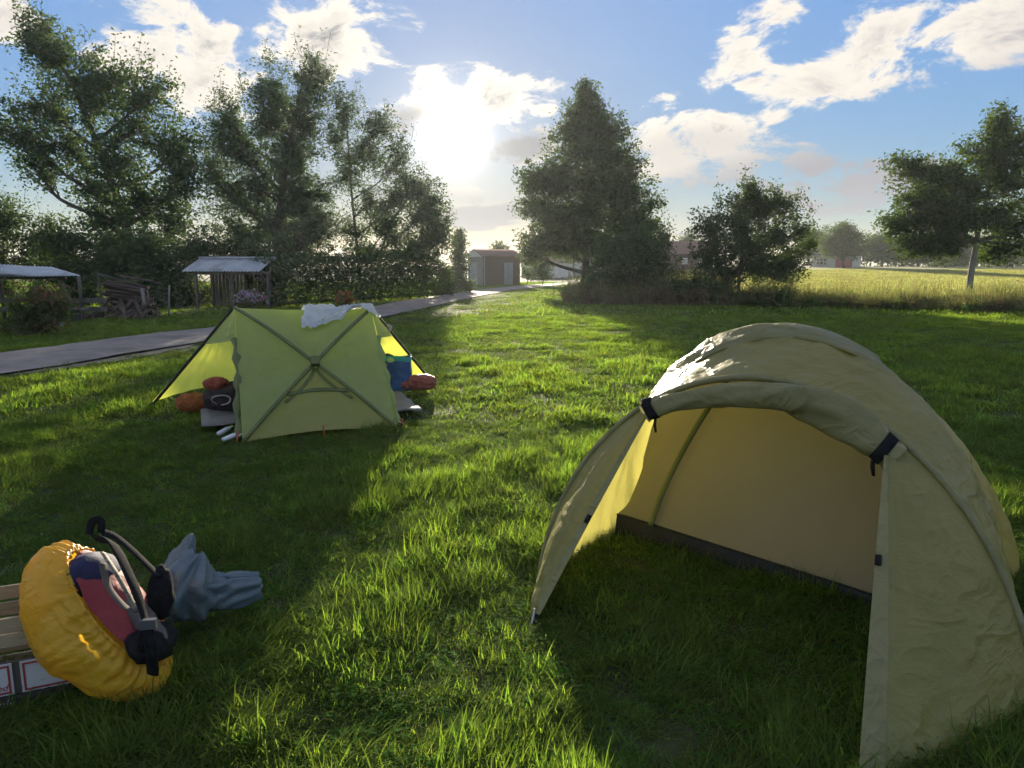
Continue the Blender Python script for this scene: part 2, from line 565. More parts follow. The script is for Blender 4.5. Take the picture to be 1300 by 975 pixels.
def grass_zone(name, y0, y1, dens, protos, label, s0, margin=1.2, kx=1.0):
    A = 0
    ymax = y1
    xmax = kx * ymax + margin
    n = int((y1 - y0) * 2 * xmax * dens)
    x = rng.uniform(-xmax, xmax, n); y = rng.uniform(y0, y1, n)
    keep = (np.abs(x) < kx * np.maximum(y, 1.2) + margin)
    ps = path_signed(x, y)
    keep &= (ps < -.05 + rng.normal(0, .06, n)) | (ps > PATH_W + .05 + rng.normal(0, .06, n))
    inv = (ps > -.45) & (ps < 0) & (y > 10.6) & (y < 15.4)
    keep &= ~(inv & (rng.random(n) < .93))
    keep &= ~((y > field_front(np.maximum(x, 7)) - .3) & (x > 7))
    # thinner where trodden
    keep &= rng.random(n) < (.75 + .5 * fbm(x * .8, y * .8, 3, 3))
    x, y = x[keep], y[keep]
    n = len(x)
    tall = fbm(x * 1.7 + 4, y * 1.7, 4, 11)
    tus = fbm(x * 4.3 + 9, y * 4.3, 3, 21)
    hgt = .52 + .62 * sstep(.42, .66, tall) * (.5 + .9 * tus) + .3 * sstep(.5, .7, tus)
    worn = sstep(.54, .68, fbm(x * .33 + 30, y * .33 + 8, 3, 31))
    hgt *= 1 - .25 * worn
    hgt *= .88
    pk_ = ps[keep]
    hgt *= 1 - .55 * (sstep(-3.2, -1.2, pk_) * (pk_ < 0)) * sstep(9, 20, y)      # kept short along the path
    npz = len(protos)
    if npz == 6:
        pw = np.stack([1.0 - .5 * sstep(.45, .6, tall), 1.0 - .7 * sstep(.45, .6, tall), .15 + 1.5 * sstep(.45, .62, tall), 1.1 * sstep(.5, .68, tall) + .03, .6 + 0 * tall, .12 + .3 * worn], 1)
    elif npz == 4:
        pw = np.stack([1 + 0 * tall, .8 + 0 * tall, .2 + 1.6 * sstep(.45, .6, tall), .1 + .6 * worn], 1)
    else:
        pw = np.stack([1 + 0 * tall, .3 + sstep(.45, .6, tall), .1 + .6 * worn], 1)
    pw = np.cumsum(pw / pw.sum(1)[:, None], 1)
    idx = (rng.random(n)[:, None] > pw).sum(1).clip(0, npz - 1)
    flow = fbm(x * .9, y * .9, 2, 41) * 16.0
    rz = flow + rng.normal(0, .55, n)
    rot = np.stack([rng.normal(0, .08, n), rng.normal(0, .08, n), rz], 1)
    sc = s0 * rng.uniform(.8, 1.25, n)
    scl = np.stack([sc, sc, sc * hgt], 1)
    pts = np.stack([x, y, gz(x, y)], 1)
    return scatter(name, pts, rot, scl, idx, protos, label, 'grass')


grass_zone('near_grass', .2, 7.5, 430, near_protos, 'lush green grass blades around the dome tent and backpack', 1.0, .8)
grass_zone('meadow_grass', 7.3, 24, 62, mid_protos, 'short green meadow grass around the path', 1.15, 1.2)
grass_zone('far_grass', 23.5, 75, 9, far_protos, 'far green grass beyond the path bend', 1.25, 2)


# ================================================================ FOLIAGE
def leaf_mat(name, c1, c2, trans=.28, tc=(.11, .17, .035)):
    c1, c2 = tuple(min(.13, k * q) for k, q in zip((1.1, 1.3, 1.35), c1)), tuple(min(.15, k * q) for k, q in zip((1.1, 1.3, 1.35), c2))
    return M(name, c1, c2, .9, .75, trans=trans, tcol=tc, spec=.08, coord='Object')


mat_bark = M('bark', (.075, .062, .05), (.12, .10, .085), 9, .9, .7, 40, stretch=(1, 1, .25))
mat_bark_pale = M('pale_bark', (.20, .185, .165), (.29, .27, .24), 7, .9, .6, 35, stretch=(1, 1, .3))
LM = {
    'poplar': leaf_mat('poplar_leaves', (.038, .072, .03), (.068, .105, .045)),
    'willow': leaf_mat('willow_leaves', (.042, .072, .038), (.072, .102, .055)),
    'lime': leaf_mat('lime_leaves', (.038, .062, .018), (.07, .095, .028)),
    'hedge': leaf_mat('hedge_leaves', (.030, .055, .020), (.055, .085, .032)),
    'thicket': leaf_mat('thicket_leaves', (.042, .066, .03), (.072, .095, .042)),
    'apple': leaf_mat('apple_leaves', (.032, .05, .02), (.06, .08, .03), .28),
    'walnut': leaf_mat('walnut_leaves', (.034, .056, .014), (.06, .085, .024), .3),
    'far': leaf_mat('distant_leaves', (.045, .065, .022), (.08, .10, .035)),
    'light': leaf_mat('bright_leaves', (.09, .15, .03), (.14, .20, .05), .45),
    'olive': leaf_mat('olive_leaves', (.085, .095, .028), (.13, .13, .045), .3),
}


def leaves(centers, size, squash=.55, droop=0.0):
    """diamond leaves bent along the midrib around the given centres -> verts, faces"""
    n = len(centers)
    d = rng.normal(size=(n, 3)); d[:, 2] = d[:, 2] * .6 - droop
    d /= np.linalg.norm(d, axis=1)[:, None]
    r = rng.normal(size=(n, 3))
    s = np.cross(d, r); s /= np.linalg.norm(s, axis=1)[:, None] + 1e-9
    L = (size * rng.uniform(.6, 1.35, n))[:, None]
    a = centers - d * L * .5; b = centers + s * L * squash * .5 ; c = centers + d * L * .5; e = centers - s * L * squash * .5
    v = np.stack([a, b, c, e], 1).reshape(-1, 3)
    f = np.arange(4 * n).reshape(n, 4)
    return v, f


def tree(name, label, group, base, depth, lobes, trunk_px, leaf, mat, nleaf, bark=None, tr=.16, twigs=9, sig=.16, depth_r=1.0, cat='tree', dense=1.0, shoots=0, squash=.55, uplift=.25, clear=0.0):
    """lobes: (x,y,rx,ry[,weight]) in photo pixels at the tree's depth, turned into metres"""
    bark = bark or mat_bark
    root = empty(name, base, label, cat, group)
    sc = depth / FPX / math.cos(PITCH)
    tp = [D(x, y, depth) for x, y in trunk_px]
    tp[0].z = base.z - .15
    tp = [p + Vector((0, (base.y - depth), 0)) for p in tp]
    tb = MB()
    path = bez(tp, 5)
    m = len(path)
    tb.tube(path, [tr * (1 - .8 * i / (m - 1)) * (1.25 if i == 0 else 1) for i in range(m)], 9)
    twig_pts, twig_w = [], []
    for lb in lobes:
        x, y, rx, ry = lb[:4]
        wgt = lb[4] if len(lb) > 4 else 1.0
        off = random.uniform(-.6, .6) * depth_r
        c = D(x, y, depth) + Vector((0, off * 1.2, 0))
        rx, ry = rx * sc * 1.15, ry * sc * 1.15
        rd = (rx + ry) / 2 * depth_r
        # limb from the trunk into the lobe
        best = min(range(int(clear * (m - 1)), m), key=lambda i: (path[i] - c).length + max(0, path[i].z - c.z + .75 * abs(path[i].x - c.x)) * (3 if uplift > -.15 else .8))
        st = path[best]
        mid = st.lerp(c, .55) + Vector((random.gauss(0, .08), random.gauss(0, .1), -.06)) * (c - st).length
        limb = bez([st, mid, c], 5)
        r0 = min(tr * .5, tr * (1 - .8 * best / (m - 1)) * .75)
        tb.tube(limb, [r0 * (1 - .75 * i / (len(limb) - 1)) for i in range(len(limb))], 6)
        k = max(5, int(twigs * math.sqrt(rx * ry) * 3.2))
        for q in range(k):
            u = np.random.default_rng(rng.integers(1 << 30)).normal(size=3)
            u /= np.linalg.norm(u)
            rr = rng.random() ** .42
            e = c + Vector((u[0] * rx * rr, u[1] * rd * rr, u[2] * ry * rr))
            s0 = limb[random.randrange(len(limb) // 2, len(limb))]
            md = s0.lerp(e, .5) + Vector((0, 0, uplift * .3 * (e - s0).length * random.uniform(-.5, .6)))
            tw = bez([s0, md, e], 4)
            tb.tube(tw, [max(.006, r0 * .22 * (1 - .8 * i / (len(tw) - 1))) for i in range(len(tw))], 4, cap=False)
            for i, p in enumerate(tw[3:]):
                twig_pts.append(p); twig_w.append(wgt * (.4 + .6 * i / 5) * random.uniform(.35, 1.5))
        for q in range(int(shoots)):
            a = random.random() * 6.283
            s0 = c + Vector((math.cos(a) * rx * .7, math.sin(a) * rd * .5, ry * random.uniform(.3, .8)))
            e = s0 + Vector((math.cos(a) * .25, 0, 1)) * ry * random.uniform(.4, .9)
            tw = bez([c, s0, s0.lerp(e, .5), e], 3)
            tb.tube(tw, .008, 4, cap=False)
            for p in tw:
                twig_pts.append(p); twig_w.append(.25)
    tb.build('trunk', bark, root, True)
    for lb in lobes:      # leaf sprays filling the crown between the twigs
        x, y, rx, ry = lb[:4]
        c = D(x, y, depth); wgt = lb[4] if len(lb) > 4 else 1.0
        for q in range(int(18 * math.sqrt(rx * ry) * sc) + 4):
            u = rng.normal(size=3); u /= np.linalg.norm(u); rr = rng.random() ** .4
            twig_pts.append(c + Vector((u[0] * rx * sc * 1.2 * rr, u[1] * (rx + ry) * .62 * sc * rr, u[2] * ry * sc * 1.2 * rr)))
            twig_w.append(wgt * random.uniform(.3, 2.6))
    tpn = np.array([tuple(p) for p in twig_pts]); w = np.array(twig_w); w /= w.sum()
    nleaf = int(nleaf * 1.7)
    pick = rng.choice(len(tpn), nleaf, p=w)
    s = sig * rng.uniform(.6, 1.9, len(tpn))
    cen = tpn[pick] + np.clip(rng.normal(size=(nleaf, 3)), -1.6, 1.6) * s[pick][:, None] * np.array([1, 1, .8])
    cen[:, 2] = np.maximum(cen[:, 2], base.z + .08)
    v, f = leaves(cen, leaf * 1.05, squash)
    mesh_np('crown', v, f, mat, root, smooth=False)
    return root


def gpt(x, y, depth):
    p = D(x, y, depth)
    return Vector((p.x, depth, float(gz(p.x, depth))))


tree('poplar_tree', 'tall airy poplar leaning outward behind the open timber shelter', None, gpt(170, 350, 34), 34,
     [(45, 45, 22, 30), (70, 75, 40, 32), (130, 95, 42, 34), (115, 130, 40, 30), (45, 130, 38, 26), (20, 165, 32, 26), (75, 180, 40, 24, .8), (195, 118, 28, 32, .8), (175, 160, 38, 28, .8),
      (150, 200, 42, 30), (215, 175, 40, 32), (235, 220, 34, 36), (190, 250, 48, 34), (115, 235, 38, 28, .7), (60, 215, 34, 18, .7), (135, 280, 46, 28), (225, 280, 36, 30, .8)],
     [(170, 350), (163, 300), (145, 240), (122, 180), (98, 120), (62, 55)], .15, LM['poplar'], 27000, tr=.26, sig=.17, shoots=2)
tree('willow_tree', 'dense many stemmed willow behind the corrugated roofed shed', None, gpt(345, 350, 36), 36,
     [(285, 150, 20, 30), (300, 190, 32, 36), (340, 115, 20, 34), (345, 155, 30, 34), (398, 100, 18, 30), (395, 145, 26, 38), (372, 195, 36, 38, 1.3), (325, 235, 38, 36, 1.2), (385, 245, 34, 42, 1.6), (290, 245, 28, 32, .7),
      (405, 285, 22, 36, 1.3), (345, 285, 44, 36, 1.5), (300, 295, 34, 26, .8), (380, 310, 40, 24, 1.4), (268, 215, 20, 30, .5)],
     [(350, 355), (352, 300), (360, 230), (372, 160), (385, 105)], .14, LM['willow'], 46000, tr=.22, sig=.16, shoots=5, squash=.4, uplift=.5)
tree('birch_tree', 'thin sparse tree with several slim stems beside the willow', None, gpt(455, 345, 38), 38,
     [(438, 140, 18, 26), (428, 175, 14, 28, .6), (478, 158, 20, 24), (470, 195, 28, 26, 1.0), (440, 220, 22, 30, .8), (505, 205, 18, 28, .8), (512, 245, 24, 22, .8), (500, 285, 26, 28, 1.6), (545, 250, 17, 26), (552, 285, 20, 26, 1.1),
      (530, 312, 32, 18, 1.2), (445, 295, 24, 26, .8), (475, 255, 22, 28, .7), (470, 318, 36, 14, .8)],
     [(458, 350), (452, 300), (446, 240), (440, 150)], .13, LM['willow'], 21000, tr=.11, sig=.15, shoots=3, squash=.45, uplift=.5)
# extra slim stem of the birch clump as its own small tree
tree('birch_tree', 'slim leaning sapling between the sparse birch and the conifer', None, gpt(478, 345, 39), 39,
     [(520, 235, 16, 18, .6), (545, 270, 20, 22), (556, 300, 16, 22, 1.2), (500, 250, 14, 16, .4)],
     [(470, 350), (490, 300), (520, 250), (548, 235)], .13, LM['willow'], 3800, tr=.09, sig=.15, shoots=2)
tree('lime_tree', 'large broad conical lime tree by the path bend', None, gpt(742, 372, 45), 45,
     [(745, 122, 12, 16), (745, 145, 26, 20), (730, 165, 26, 20), (768, 165, 26, 22), (735, 195, 40, 26), (780, 195, 30, 28), (708, 222, 40, 22), (755, 232, 48, 30, 1.3), (800, 232, 26, 32), (680, 228, 26, 16), (688, 262, 30, 24),
      (740, 275, 60, 30, 1.4), (805, 275, 32, 30, 1.2), (690, 298, 28, 24), (735, 310, 46, 20, 1.2), (790, 315, 45, 30, 1.4), (820, 300, 22, 26), (672, 318, 14, 18, .6)],
     [(742, 372), (744, 320), (746, 240), (746, 125)], .17, LM['lime'], 46000, tr=.3, sig=.2, depth_r=1.0, uplift=-.2, clear=.25)
tree('apple_tree', 'bushy small apple tree standing among the tall weeds', None, gpt(938, 385, 32.6), 32.6,
     [(948, 250, 14, 18), (935, 275, 28, 22), (965, 268, 20, 20), (905, 290, 22, 20, .8), (940, 310, 40, 28, 1.4), (990, 262, 20, 14, .6), (985, 295, 28, 26), (1000, 335, 28, 20, 1.2), (1015, 290, 12, 18, .5), (905, 325, 26, 22), (960, 340, 34, 22, 1.3),
      (1022, 315, 12, 12, .5), (925, 350, 24, 18)],
     [(938, 388), (938, 350), (944, 310), (948, 250)], .12, LM['apple'], 19000, tr=.10, sig=.13, shoots=4)
tree('walnut_tree', 'spreading walnut tree with bare pale trunk at the field edge', None, gpt(1228, 388, 30.6), 30.6,
     [(1262, 160, 16, 20), (1255, 195, 34, 20), (1290, 180, 24, 24), (1145, 212, 26, 12), (1185, 222, 32, 18), (1225, 235, 36, 22), (1280, 230, 36, 28), (1160, 262, 34, 20), (1140, 285, 26, 16), (1195, 270, 36, 24), (1250, 275, 36, 22),
      (1165, 310, 36, 16), (1205, 312, 34, 16, .8), (1290, 290, 34, 30), (1340, 200, 34, 34), (1350, 260, 40, 40), (1275, 318, 30, 14, .9), (1330, 310, 36, 22), (1212, 258, 34, 30, .8), (1160, 240, 26, 24, .7), (1180, 295, 34, 24, .8), (1275, 200, 26, 30, .7)],
     [(1228, 390), (1233, 345), (1240, 305), (1252, 250), (1262, 170)], .16, LM['walnut'], 30000, bark=mat_bark_pale, tr=.15, sig=.15, squash=.42, uplift=-.2, clear=.5)
tree('spruce_tree', 'small dark pointed conifer left of the brick shed', None, gpt(583, 362, 58), 58,
     [(583, 298, 4, 8), (583, 310, 8, 9), (583, 325, 11, 9), (582, 338, 13, 9), (583, 350, 13, 8)], [(583, 365), (583, 330), (583, 292)], .17, LM['hedge'], 3600, tr=.1, sig=.15)
tree('young_tree', 'small round tree top rising behind the brick shed roof', None, gpt(634, 358, 84), 84,
     [(634, 318, 11, 8), (630, 328, 10, 8)], [(634, 358), (634, 330), (634, 316)], .22, LM['olive'], 1500, tr=.1, sig=.2)
tree('roadside_tree', 'young tree with slim bare trunk beyond the path bend', None, gpt(731, 352, 88), 88,
     [(720, 318, 20, 14), (745, 312, 24, 14)], [(731, 352), (728, 335), (732, 312)], .24, LM['lime'], 2600, tr=.16, sig=.25)
tree('round_tree', 'rounded olive tree in front of the white cottage', None, gpt(1070, 340, 96), 96,
     [(1070, 296, 22, 12), (1060, 308, 18, 14), (1082, 306, 20, 16), (1070, 318, 26, 9)], [(1071, 342), (1070, 325), (1070, 298)], .26, LM['olive'], 6500, tr=.2, sig=.3)
for i, (x, y, rx, ry, lab, mt) in enumerate([(1032, 308, 14, 16, 'dark tree between the apple tree and the round olive tree', 'far'), (1120, 312, 24, 14, 'low dark tree just right of the white cottage', 'hedge'),
                                             (1165, 314, 26, 16, 'broad dark tree on the skyline behind the walnut branches', 'far'), (1215, 314, 30, 17, 'dense dark tree directly behind the walnut trunk', 'hedge'),
                                             (1268, 316, 30, 16, 'far tree behind the right side of the walnut', 'far'), (1322, 312, 34, 18, 'last far tree at the end of the skyline row', 'hedge')]):
    tree('field_tree', lab, 'trees along the far side of the field', gpt(x, 338, 112 + 3 * (i % 3)), 112 + 3 * (i % 3),
         [(x - rx * .5, y, rx * .6, ry), (x + rx * .5, y + 2, rx * .6, ry * .85), (x, y - ry * .35, rx * .5, ry * .7), (x, y + ry * .7, rx * .9, ry * .7)], [(x, 340), (x, y + 5), (x, y - ry * .3)], .34, LM[mt], 4200, tr=.2, sig=.4)
tree('field_tree', 'small tree peeking over the red roofed house', None, gpt(872, 330, 120), 120, [(872, 306, 12, 9), (866, 314, 12, 8)], [(872, 340), (872, 320), (872, 304)], .3, LM['far'], 1500, tr=.15, sig=.3)

b = gpt(1180, 338, 122)
fh = empty('field_hedge', b, 'low dark hedge closing the far end of the field', 'hedge')
n = 9000
x = rng.uniform(D(985, 338, 122).x, D(1420, 338, 122).x, n)
cen = np.stack([x, 122 + rng.uniform(-1, 1, n), b.z - .1 + rng.random(n) ** .7 * (1.7 + 2.2 * fbm(x * .25, x * 0, 3, 6))], 1)
v, f = leaves(cen, .55, .6)
mesh_np('foliage', v, f, LM['hedge'], fh, smooth=False)
# thickets and hedges ------------------------------------------------
TH = 'thicket shrubs behind the wood pile'


def bush(name, label, group, x, ybase, depth, lobes, leaf, mat, n, cat='shrub', sig=.13, tr=.05, twigs=12, depth_r=1.0, bark=None, shoots=1):
    b = gpt(x, ybase, depth)
    return tree(name, label, group, b, depth, lobes, [(x, ybase), (x + 3, (ybase + lobes[0][1]) / 2), (lobes[0][0], lobes[0][1])], leaf, mat, n, tr=tr, sig=sig, twigs=twigs, cat=cat, depth_r=depth_r, bark=bark, shoots=shoots)


bush('thicket_shrub', 'tall pale shrub rising at the far end of the thicket past the shelter', TH, 15, 400, 33,
     [(15, 285, 32, 34), (-25, 270, 40, 40), (50, 300, 32, 30), (10, 330, 46, 34, 1.4), (0, 372, 50, 28, 1.2), (70, 330, 30, 30, 1.1)], .12, LM['thicket'], 15000, sig=.16)
bush('thicket_shrub', 'dense grey green shrub between the shelter roof and wood pile', TH, 95, 402, 30.5,
     [(95, 310, 36, 26), (75, 345, 36, 32, 1.3), (125, 340, 32, 32, 1.3), (95, 378, 48, 26, 1.3), (140, 312, 26, 20)], .11, LM['thicket'], 16000, sig=.15)
bush('thicket_shrub', 'dense dark shrub directly behind the wood pile', TH, 175, 402, 29.5,
     [(170, 315, 32, 22), (160, 345, 36, 30, 1.3), (205, 330, 32, 34, 1.3), (185, 378, 46, 26, 1.3), (215, 365, 30, 34, 1.1)], .11, LM['thicket'], 17000, sig=.15)
bush('thicket_shrub', 'dark shrub overgrowing the open side of the corrugated shed', TH, 238, 398, 31.0,
     [(240, 325, 26, 24), (232, 360, 24, 34, 1.2), (262, 312, 26, 20), (300, 318, 34, 18), (340, 320, 26, 20), (255, 380, 20, 20)], .10, LM['hedge'], 14000, sig=.14)
# trimmed laurel hedge along the path
b = Vector((-9.4, 29.2, 0))
hedge = empty('laurel_hedge', b, 'long dark laurel hedge beside the path past the corrugated shed', 'hedge')
A, B_ = Vector((-9.9, 28.6, 0)), Vector((-3.9, 39.5, 0))
dv = (B_ - A).normalized(); nv = Vector((dv.y, -dv.x, 0))
Lh = (B_ - A).length
n = 42000
t = rng.uniform(0, Lh, n); a = rng.uniform(-.5, math.pi + .5, n)
hh = 2.0 + .22 * fbm(t * .7, t * 0 + 2, 3, 5) + .25 * sstep(5, 8, t) - .4 * sstep(Lh - 1.2, Lh, t)
rad = .82 + .3 * fbm(t * 1.6, a * 2.2, 3, 9) + rng.normal(0, .07, n)
depth_j = 1 - np.abs(rng.normal(0, .10, n))
cx = np.cos(a) * rad * 1.0 * depth_j
cz = np.clip(np.where(a < 0, a * 0 + .1, np.sin(np.clip(a, 0, math.pi)) ** .62), 0, 1) * hh * (rad / .97) ** .5 * depth_j
low_ = rng.random(n) < .35
cx = np.where(low_, rng.uniform(.55, .95, n) * rad * np.sign(rng.normal(size=n) + 1.2), cx)
cz = np.where(low_, rng.uniform(.05, .7, n) * hh, cz)
cen = np.array(A)[None] + t[:, None] * np.array(dv)[None] + cx[:, None] * np.array(nv)[None]
cen[:, 2] = cz + .05
v, f = leaves(cen, .13, .45)
mesh_np('foliage', v, f, LM['hedge'], hedge, smooth=False)
mb = MB()
for k in range(16):
    p = A + dv * (Lh * (k + .5) / 16)
    mb.tube([p + Vector((0, 0, -.1)), p + Vector((random.gauss(0, .1), random.gauss(0, .1), .8)), p + Vector((random.gauss(0, .2), 0, 1.6))], [.05, .035, .02], 6)
mb.build('stems', mat_bark, hedge, True)

bush('lilac_bush', 'wide dark bush spreading at the foot of the lime tree', None, 800, 386, 33.5,
     [(785, 330, 32, 30, 1.2), (820, 318, 24, 26), (830, 345, 30, 28, 1.2), (775, 358, 32, 24, 1.1), (845, 305, 10, 16, .4), (810, 365, 40, 18, 1.1), (755, 368, 20, 16)], .11, LM['hedge'], 19000, sig=.15, shoots=3)
bush('weedy_bush', 'low dark bush left of the apple tree', None, 880, 386, 31.5, [(880, 362, 26, 16), (860, 372, 22, 12), (900, 374, 22, 12)], .10, LM['hedge'], 4200, shoots=3)
bush('bright_shrub', 'sunlit light green shrub by the hedge end', None, 566, 377, 44, [(566, 352, 12, 14), (578, 360, 12, 10), (594, 362, 9, 8), (560, 366, 12, 8)], .10, LM['light'], 3600)
bush('round_shrub', 'round clipped shrub between brick shed and lime tree', None, 688, 356, 62, [(688, 338, 14, 12, 1.2), (686, 348, 15, 8)], .12, LM['lime'], 3200)
bush('bright_shrub', 'small light shrub at the corner of the brick shed', None, 668, 356, 64, [(668, 345, 7, 8), (672, 351, 8, 5)], .12, LM['light'], 900)

# tall weeds along the field ----------------------------------------------
mat_weed = M('weed_stems', (1, 1, 1), attr='Col', rough=.8, trans=.5, tcol=(1.5, 1.55, 1.0), spec=.1, varobj=.9)


def weed(name, kind):
    v, f, c = [], [], []
    def strip(p, q, w, colr):
        d = (q - p); s = d.cross(Vector((random.gauss(0, 1), random.gauss(0, 1), .1))).normalized() * w / 2
        k = len(v); v.extend([p - s, p + s, q + s * .3, q - s * .3]); c.extend([colr] * 4); f.append((k, k + 1, k + 2, k + 3))
    for st in range(14 if kind < 2 else 22):
        p = Vector((random.gauss(0, .16), random.gauss(0, .16), 0))
        h = random.uniform(.45, 1.0) * (1 if kind < 2 else .8)
        tip = p + Vector((random.gauss(0, .12), random.gauss(0, .12), h))
        cl = {0: Vector((.15, .11, .07)), 1: Vector((.16, .145, .075)), 2: Vector((.08, .12, .04))}[kind] * random.uniform(.7, 1.3)
        md = p.lerp(tip, .5) + Vector((random.gauss(0, .03), random.gauss(0, .03), 0))
        strip(p, md, .014, cl); strip(md, tip, .010, cl)
        for l in range(16):
            t = random.uniform(.1, 1.0)
            q = p.lerp(tip, t)
            d = Vector((random.gauss(0, 1), random.gauss(0, 1), random.uniform(-.2, 1))).normalized()
            strip(q, q + d * random.uniform(.05, .16) * (1.15 - .6 * t), .035 if kind else .026, cl * random.uniform(.7, 1.5))
    return proto_mesh(name, v, f, mat_weed, c)


def stalks(name):
    v, f, c = [], [], []
    for st in range(26):
        p = Vector((random.gauss(0, .2), random.gauss(0, .2), 0)); h = random.uniform(.6, 1.45)
        d = Vector((random.gauss(0, .16), random.gauss(0, .16), 1)).normalized()
        s_ = Vector((random.gauss(0, 1), random.gauss(0, 1), 0)).normalized() * .006
        cl = Vector((.20, .17, .085)).lerp(Vector((.10, .13, .045)), random.random()) * random.uniform(.8, 1.2)
        q = p + d * h
        k = len(v); v += [p - s_, p + s_, q + s_ * .6, q - s_ * .6]; c += [cl] * 4; f.append((k, k + 1, k + 2, k + 3))
        for l in range(5):      # seed head
            e = q - d * .05 * l + Vector((random.gauss(0, .02), random.gauss(0, .02), .03)); k = len(v)
            v += [q - d * .05 * l, e + s_ * 2.2, e + Vector((0, 0, .03)), e - s_ * 2.2]; c += [cl * 1.15] * 4; f.append((k, k + 1, k + 2, k + 3))
    return proto_mesh(name, v, f, mat_weed, c)


wp = [weed('weed_rust', 0), weed('weed_dry', 1), weed('weed_green', 2), stalks('weed_stalks'), stalks('weed_stalks_b')]
n = 3300
x = rng.uniform(2.6, 38, n)
front = np.where(x < 10, 31.5 - .18 * (x - 2.6), 30.2 - 1.15 * (x - 10) * .52)
y = front + rng.random(n) ** 1.2 * 4.4 - .8 * fbm(x * .8, x * 0, 3, 2) + rng.normal(0, .25, n)
clump = fbm(x * .5, y * .35, 3, 77)
idx = np.where(clump > .55, rng.integers(0, 2, n), np.where(rng.random(n) < .5, 2, 1))
idx = np.where(rng.random(n) < .34, rng.integers(3, 5, n), idx)
idx = np.where((x < 9) & (rng.random(n) < .45), 2, idx)
hs = (.30 + 1.25 * fbm(x * .9, y * .7, 3, 15)) * rng.uniform(.6, 1.25, n) * np.where(x > 11, .62, .9)
scatter('tall_weeds', np.stack([x, y, gz(x, y)], 1), np.stack([rng.normal(0, .16, n), rng.normal(0, .16, n), rng.uniform(0, 6.28, n)], 1), np.stack([hs * 1.1, hs * 1.1, hs], 1), idx, wp,
        'brown and green tall weeds along the field edge', 'weeds')
# crop in the field
fc = []
for i in range(2):
    v, f, c = [], [], []
    for b in range(60):
        p = Vector((random.gauss(0, .3), random.gauss(0, .3), 0)); q = p + Vector((random.gauss(0, .06), random.gauss(0, .06), random.uniform(.05, .15)))
        s = Vector((random.gauss(0, 1), random.gauss(0, 1), 0)).normalized() * .018
        cl = Vector((.25, .235, .095)).lerp(Vector((.31, .28, .14)), random.random()) * random.uniform(.8, 1.2)
        if random.random() < .3:
            cl = Vector((.16, .2, .045))
        k = len(v); v += [p - s, p + s, q + s * .4, q - s * .4]; c += [cl] * 4; f.append((k, k + 1, k + 2, k + 3))
    fc.append(proto_mesh('crop_%s' % 'ab'[i], v, f, mat_weed, c))
n = 15000
x = rng.uniform(8, 75, n); y = rng.random(n) ** 1.6 * 62 + field_front(x)
k = (x < .95 * y)
x, y = x[k], y[k]; n = len(x)
hs = rng.uniform(.7, 1.4, n)
scatter('field_stalks', np.stack([x, y, gz(x, y) + .05], 1), np.stack([0 * x, 0 * x, rng.uniform(0, 6.28, n)], 1), np.stack([hs * 1.3, hs * 1.3, hs], 1), rng.integers(0, 2, n), fc,
        'yellow green stalks standing in the field', 'crop')

# ================================================================ GARDEN BUILDINGS
mat_zinc = M('zinc_sheet', (.42, .45, .47), (.5, .52, .53), 3, .5, 0, spec=.5, metal=.25, c3=(.33, .34, .34), s3=1.2)
mat_wood = M('weathered_wood', (.12, .10, .08), (.19, .165, .135), 5, .85, .5, 60, stretch=(1, 1, .15))
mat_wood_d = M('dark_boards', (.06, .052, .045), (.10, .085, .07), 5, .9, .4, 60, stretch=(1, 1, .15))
mat_wood_l = M('pale_wood', (.33, .28, .21), (.42, .36, .27), 6, .8, .4, 60, stretch=(1, 1, .15))


def corrugated(p00, p10, p01, n, amp, nv=3):
    """sheet with corner p00, along p10 (n waves), down to p01"""
    p00, p10, p01 = Vector(p00), Vector(p10), Vector(p01)
    nm = (p10 - p00).cross(p01 - p00).normalized()
    if nm.z < 0:
        nm = -nm
    P = []
    for i in range(n * 6 + 1):
        t = i / (n * 6)
        P.append([tuple(p00 + (p10 - p00) * t + (p01 - p00) * (j / nv) + nm * (amp * math.cos(t * n * 2 * math.pi))) for j in range(nv + 1)])
    return P


# shed with a corrugated roof -------------------------------------------
DS = 28.3
xl, xr = -12.35, -9.45
base = Vector(((xl + xr) / 2, DS + .6, 0))
sh = empty('garden_shed', base, 'open dark timber shed with pale corrugated gable roof', 'shed')
ridge_z, eave_z = 1.95, 1.45
for k, (dy0, dy1) in enumerate(((.65, -.35), (.65, 1.65))):
    P = corrugated((xl - .05, DS + dy0, ridge_z), (xr + .05, DS + dy0, ridge_z), (xl - .35 if k == 0 else xl - .05, DS + dy1, eave_z), 22, .022)
    if k == 0:        # the front sheet runs out slantwise to the left
        P = [[tuple(Vector(q) + Vector((0, 0, 0))) for q in row] for row in P]
    grid_mesh('roof_sheet', P, mat_zinc, sh, True, .004)
MB().tube([(xl - .1, DS + .65, ridge_z + .03), (xr + .08, DS + .65, ridge_z + .03)], .045, 8).build('ridge_cap', mat_zinc, sh, True)
for x in (xl + .05, (xl + xr) / 2, xr - .05):
    for y in (DS - .1, DS + 1.4):
        MB().box((x, y, eave_z / 2 - .02), (.09, .09, eave_z + .04)).build('post', mat_wood, sh)
MB().box(((xl + xr) / 2, DS - .1, eave_z - .06), (xr - xl + .1, .06, .12)).build('beam', mat_wood, sh)
for x, sg in ((xr - .05, -1), ((xl + xr) / 2, 1), ((xl + xr) / 2, -1)):
    MB().tube([(x, DS - .1, eave_z - .4), (x + sg * .3, DS - .1, eave_z - .1)], .03, 5).build('brace', mat_wood, sh)
nb = 20
for i in range(nb):
    x = xl + (i + .5) * (xr - xl) / nb
    MB().box((x, DS + 1.48, .72), ((xr - xl) / nb - .012, .022, 1.45)).build('board', mat_wood_d, sh)
